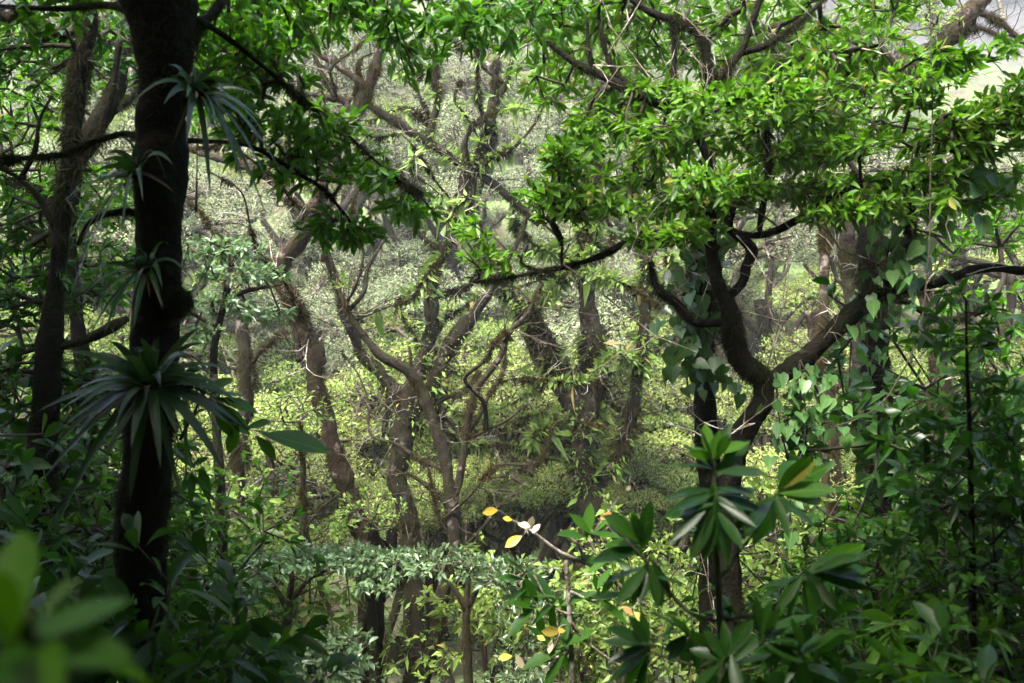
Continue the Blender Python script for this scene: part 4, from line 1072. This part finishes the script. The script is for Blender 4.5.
def put(kind, label, px, D, ty, group=None, v=0, wide=1.0):
    src = S[kind][v % len(S[kind])]
    q = P(px, ty, D); g = ground(q[0], q[1])
    s = float(np.clip((q[2] - g) / src['proto_h'], .3, 3.2))
    rz = rng.random() * 6.28
    sc3 = (s * wide, s * wide, s)
    if src.name not in first:
        first[src.name] = 1
        src.location = (q[0], q[1], g); src.rotation_euler = (0, 0, rz); src.scale = sc3
        src['label'] = label
        if group:
            src['group'] = group
        return src
    return copy_thing(src, (q[0], q[1], g), rz, sc3, label, group)


put('lay', 'small layered shrub below the V-shaped tree', 545, 13, 600, wide=.8)
put('lay', 'pale shrub just right of the black trunk base', 225, 9.5, 640, wide=1.0)
put('mid', 'rounded bright shrub between the curved tree and the yellowing shrub', 500, 15, 560)
put('mid', 'rounded shrub behind the yellowing shrub', 590, 13, 560)
put('mid', 'bushy shrub in the gap left of the young broadleaf tree', 640, 15, 520)
put('mid', 'bushy shrub glowing behind the young broadleaf tree', 690, 14, 560)
put('mid', 'light shrub between the twisted trunk and the straight dark trunk', 800, 14, 500)
put('mid', 'light shrub right behind the straight dark trunk', 920, 14.5, 470)
put('mid', 'tall light shrub left of the upright trunk at the clearing', 215, 16, 480)
put('mid', 'light shrub beside the upright trunk at the clearing', 270, 17, 500)
for i, (px, D, ty, v) in enumerate([(860, 8, 530, 0), (930, 7.5, 510, 1), (1000, 7.5, 480, 0), (1035, 6.5, 440, 1), (900, 7, 545, 1), (960, 6.5, 560, 0), (1010, 6, 540, 1), (850, 6.5, 600, 0), (990, 9, 420, 0), (905, 10, 490, 1), (1040, 9, 300, 0), (780, 8, 600, 1), (820, 10, 540, 0), (965, 10, 450, 1), (1015, 11, 330, 1)]):
    put('dark', 'dark broad-leaved shrub in the shaded thicket under the long limb and pole', px, D, ty, 'shrubs of the shaded thicket on the right', v)
for i, (px, D, ty, v) in enumerate([(20, 10, 430, 0), (90, 11, 440, 1), (5, 8, 480, 1), (70, 8, 520, 0), (110, 9, 500, 1), (190, 8.5, 540, 0), (215, 7.5, 600, 1), (10, 12, 380, 1), (120, 13, 420, 0), (190, 12, 470, 1), (-20, 9, 350, 0), (60, 13, 380, 1)]):
    put('dark', 'dark broad-leaved shrub in the shade round the black and slim dark trunks', px, D, ty, 'shrubs in the shade on the left', v)
put('big', 'large-leaved plant at the foot of the black trunk', 110, 5.2, 545, wide=.9)
put('big', 'large-leaved plant between the black trunk and the pale shrub', 205, 6, 560, wide=.9)
put('big', 'large-leaved plant under the slim dark trunk', 50, 6.2, 520, wide=.9)
put('big', 'large-leaved plant with drooping leaves at the lower right corner', 930, 4.2, 640, wide=.9)
put('big', 'large-leaved plant right of the young broadleaf tree', 845, 4.8, 610, wide=.9)
put('lance', 'lance-leaved bright plant beside the straight dark trunk base', 905, 6.2, 590)
put('lance', 'lance-leaved plant in front of the large-leaved plant by the black trunk', 195, 5.4, 625)
put('lance', 'lance-leaved plant at the bottom edge below the sapling pole', 985, 4.4, 660)
put('fern', 'fern with long arching fronds right of the black trunk base', 235, 8.5, 625, wide=.8)
put('fern', 'fern in the gap below the yellowing shrub', 600, 8.5, 655, wide=.8)
put('fern', 'fern at the foot of the slim dark trunk', 75, 6.5, 600)

# low cover over the floor, and an unseen thicket added round the viewpoint to block light
Lv = Leaves()
for k in range(5200):
    y = 5 + 57 * rng.random() ** .9; x = (rng.random() - .5) * (y * 1.35 + 6)
    g = ground(x, y); m = 9
    c = np.array((x, y, g + .1 + .25 * rng.random()))
    d = nrm(rng.normal(size=(m, 3)) + UP * .5)
    Lv.add(c + rng.normal(size=(m, 3)) * .16, d, nrm(UP + rng.normal(size=(m, 3)) * .5), .13 + .1 * rng.random(m), .055, .25)
o = link('undergrowth', Lv.mesh('undergrowth', 'fold', M['leaf_layer'])); o['kind'] = 'stuff'
o['label'] = 'low leafy ground cover over the forest floor'

Lv = Leaves(); A, B, ra, rb = [], [], [], []
for k in range(150):
    a = R(-200 + 220 * (k + rng.random()) / 150); d = 5.5 + 4.5 * rng.random()
    x, y = math.cos(a) * d, math.sin(a) * d * .9 - .5
    if y > 1.5 and abs(x) < y * .62 + 2.2:
        continue
    g = ground(x, y)
    for j in range(5):
        c = np.array((x + rng.normal() * .6, y + rng.normal() * .6, g + 6.2 * rng.random()))
        n = 170
        q = in_pad(c, (.9, .9, .7), n)
        Lv.add(q, nrm(rng.normal(size=(n, 3))), nrm(UP + rng.normal(size=(n, 3)) * .8), .24, .10, .25)
        A.append((x, y, g)); B.append(c); ra.append(.05); rb.append(.02)
o = link('light_blocking_thicket', Lv.mesh('light_blocking_thicket', 'fold', M['leaf_dark'])); o['kind'] = 'stuff'
o['label'] = 'unseen dense thicket added round the viewpoint to block light'

# ------------------------------------------------------------------ haze of the cloud forest
hz = bpy.data.meshes.new('haze')
X, Y0, Y1, Z0, Z1 = 140, -34, 175, -14, 116
v = [(-X, Y0, Z0), (X, Y0, Z0), (X, Y1, Z0), (-X, Y1, Z0), (-X, Y0, Z1), (X, Y0, Z1), (X, Y1, Z1), (-X, Y1, Z1)]
hz.from_pydata(v, [], [(0, 3, 2, 1), (4, 5, 6, 7), (0, 1, 5, 4), (1, 2, 6, 5), (2, 3, 7, 6), (3, 0, 4, 7)])
m, nt, N, Lk = nodes('haze')
pv = N('ShaderNodeVolumePrincipled'); pv.inputs['Color'].default_value = (.93, .95, .95, 1); pv.inputs['Density'].default_value = HAZE; pv.inputs['Anisotropy'].default_value = .2
out = N('ShaderNodeOutputMaterial'); Lk(pv.outputs[0], out.inputs['Volume'])
hz.materials.append(m)
if HAZE > 0:
    h = link('haze', hz); h['kind'] = 'stuff'; h['label'] = 'thin pale mist in the air of the valley'

# ------------------------------------------------------------------ light
w = bpy.data.worlds.new('World'); sc.world = w; w.use_nodes = True
nt = w.node_tree; bg = nt.nodes['Background']
sky = nt.nodes.new('ShaderNodeTexSky'); sky.sky_type = 'NISHITA'; sky.sun_disc = False
sky.sun_elevation = R(SUN_EL); sky.sun_rotation = R(SUN_AZ); sky.dust_density = 3.0; sky.air_density = 1.0
nt.links.new(sky.outputs[0], bg.inputs[0]); bg.inputs[1].default_value = SKY
sl = bpy.data.lights.new('sun', 'SUN'); sl.energy = SUN; sl.angle = R(SUN_ANG); sl.color = (1, .95, .86)
so = bpy.data.objects.new('sun', sl); col.objects.link(so); so.location = (0, 0, 60)
dv = Vector((math.sin(R(SUN_AZ)) * math.cos(R(SUN_EL)), math.cos(R(SUN_AZ)) * math.cos(R(SUN_EL)), math.sin(R(SUN_EL))))
so.rotation_euler = dv.to_track_quat('Z', 'Y').to_euler()

# ------------------------------------------------------------------ camera
cd = bpy.data.cameras.new('camera'); cam = bpy.data.objects.new('camera', cd); col.objects.link(cam)
cd.lens = 35; cd.sensor_width = 36; cd.clip_start = .05; cd.clip_end = 600
cam.rotation_euler = (R(90), 0, 0)
cd.dof.use_dof = True; cd.dof.focus_distance = 13; cd.dof.aperture_fstop = 2.0
sc.camera = cam

sc.view_settings.view_transform = 'Standard'; sc.view_settings.look = 'None'; sc.view_settings.gamma = 1
sc.view_settings.exposure = EXPO
sc.render.engine = 'CYCLES'
cy = sc.cycles
cy.max_bounces = 6; cy.diffuse_bounces = 3; cy.glossy_bounces = 2; cy.transmission_bounces = 3; cy.volume_bounces = 0; cy.transparent_max_bounces = 8
cy.use_denoising = True; cy.use_adaptive_sampling = True; cy.adaptive_threshold = .02
cy.caustics_reflective = False; cy.caustics_refractive = False
cy.sample_clamp_indirect = 4
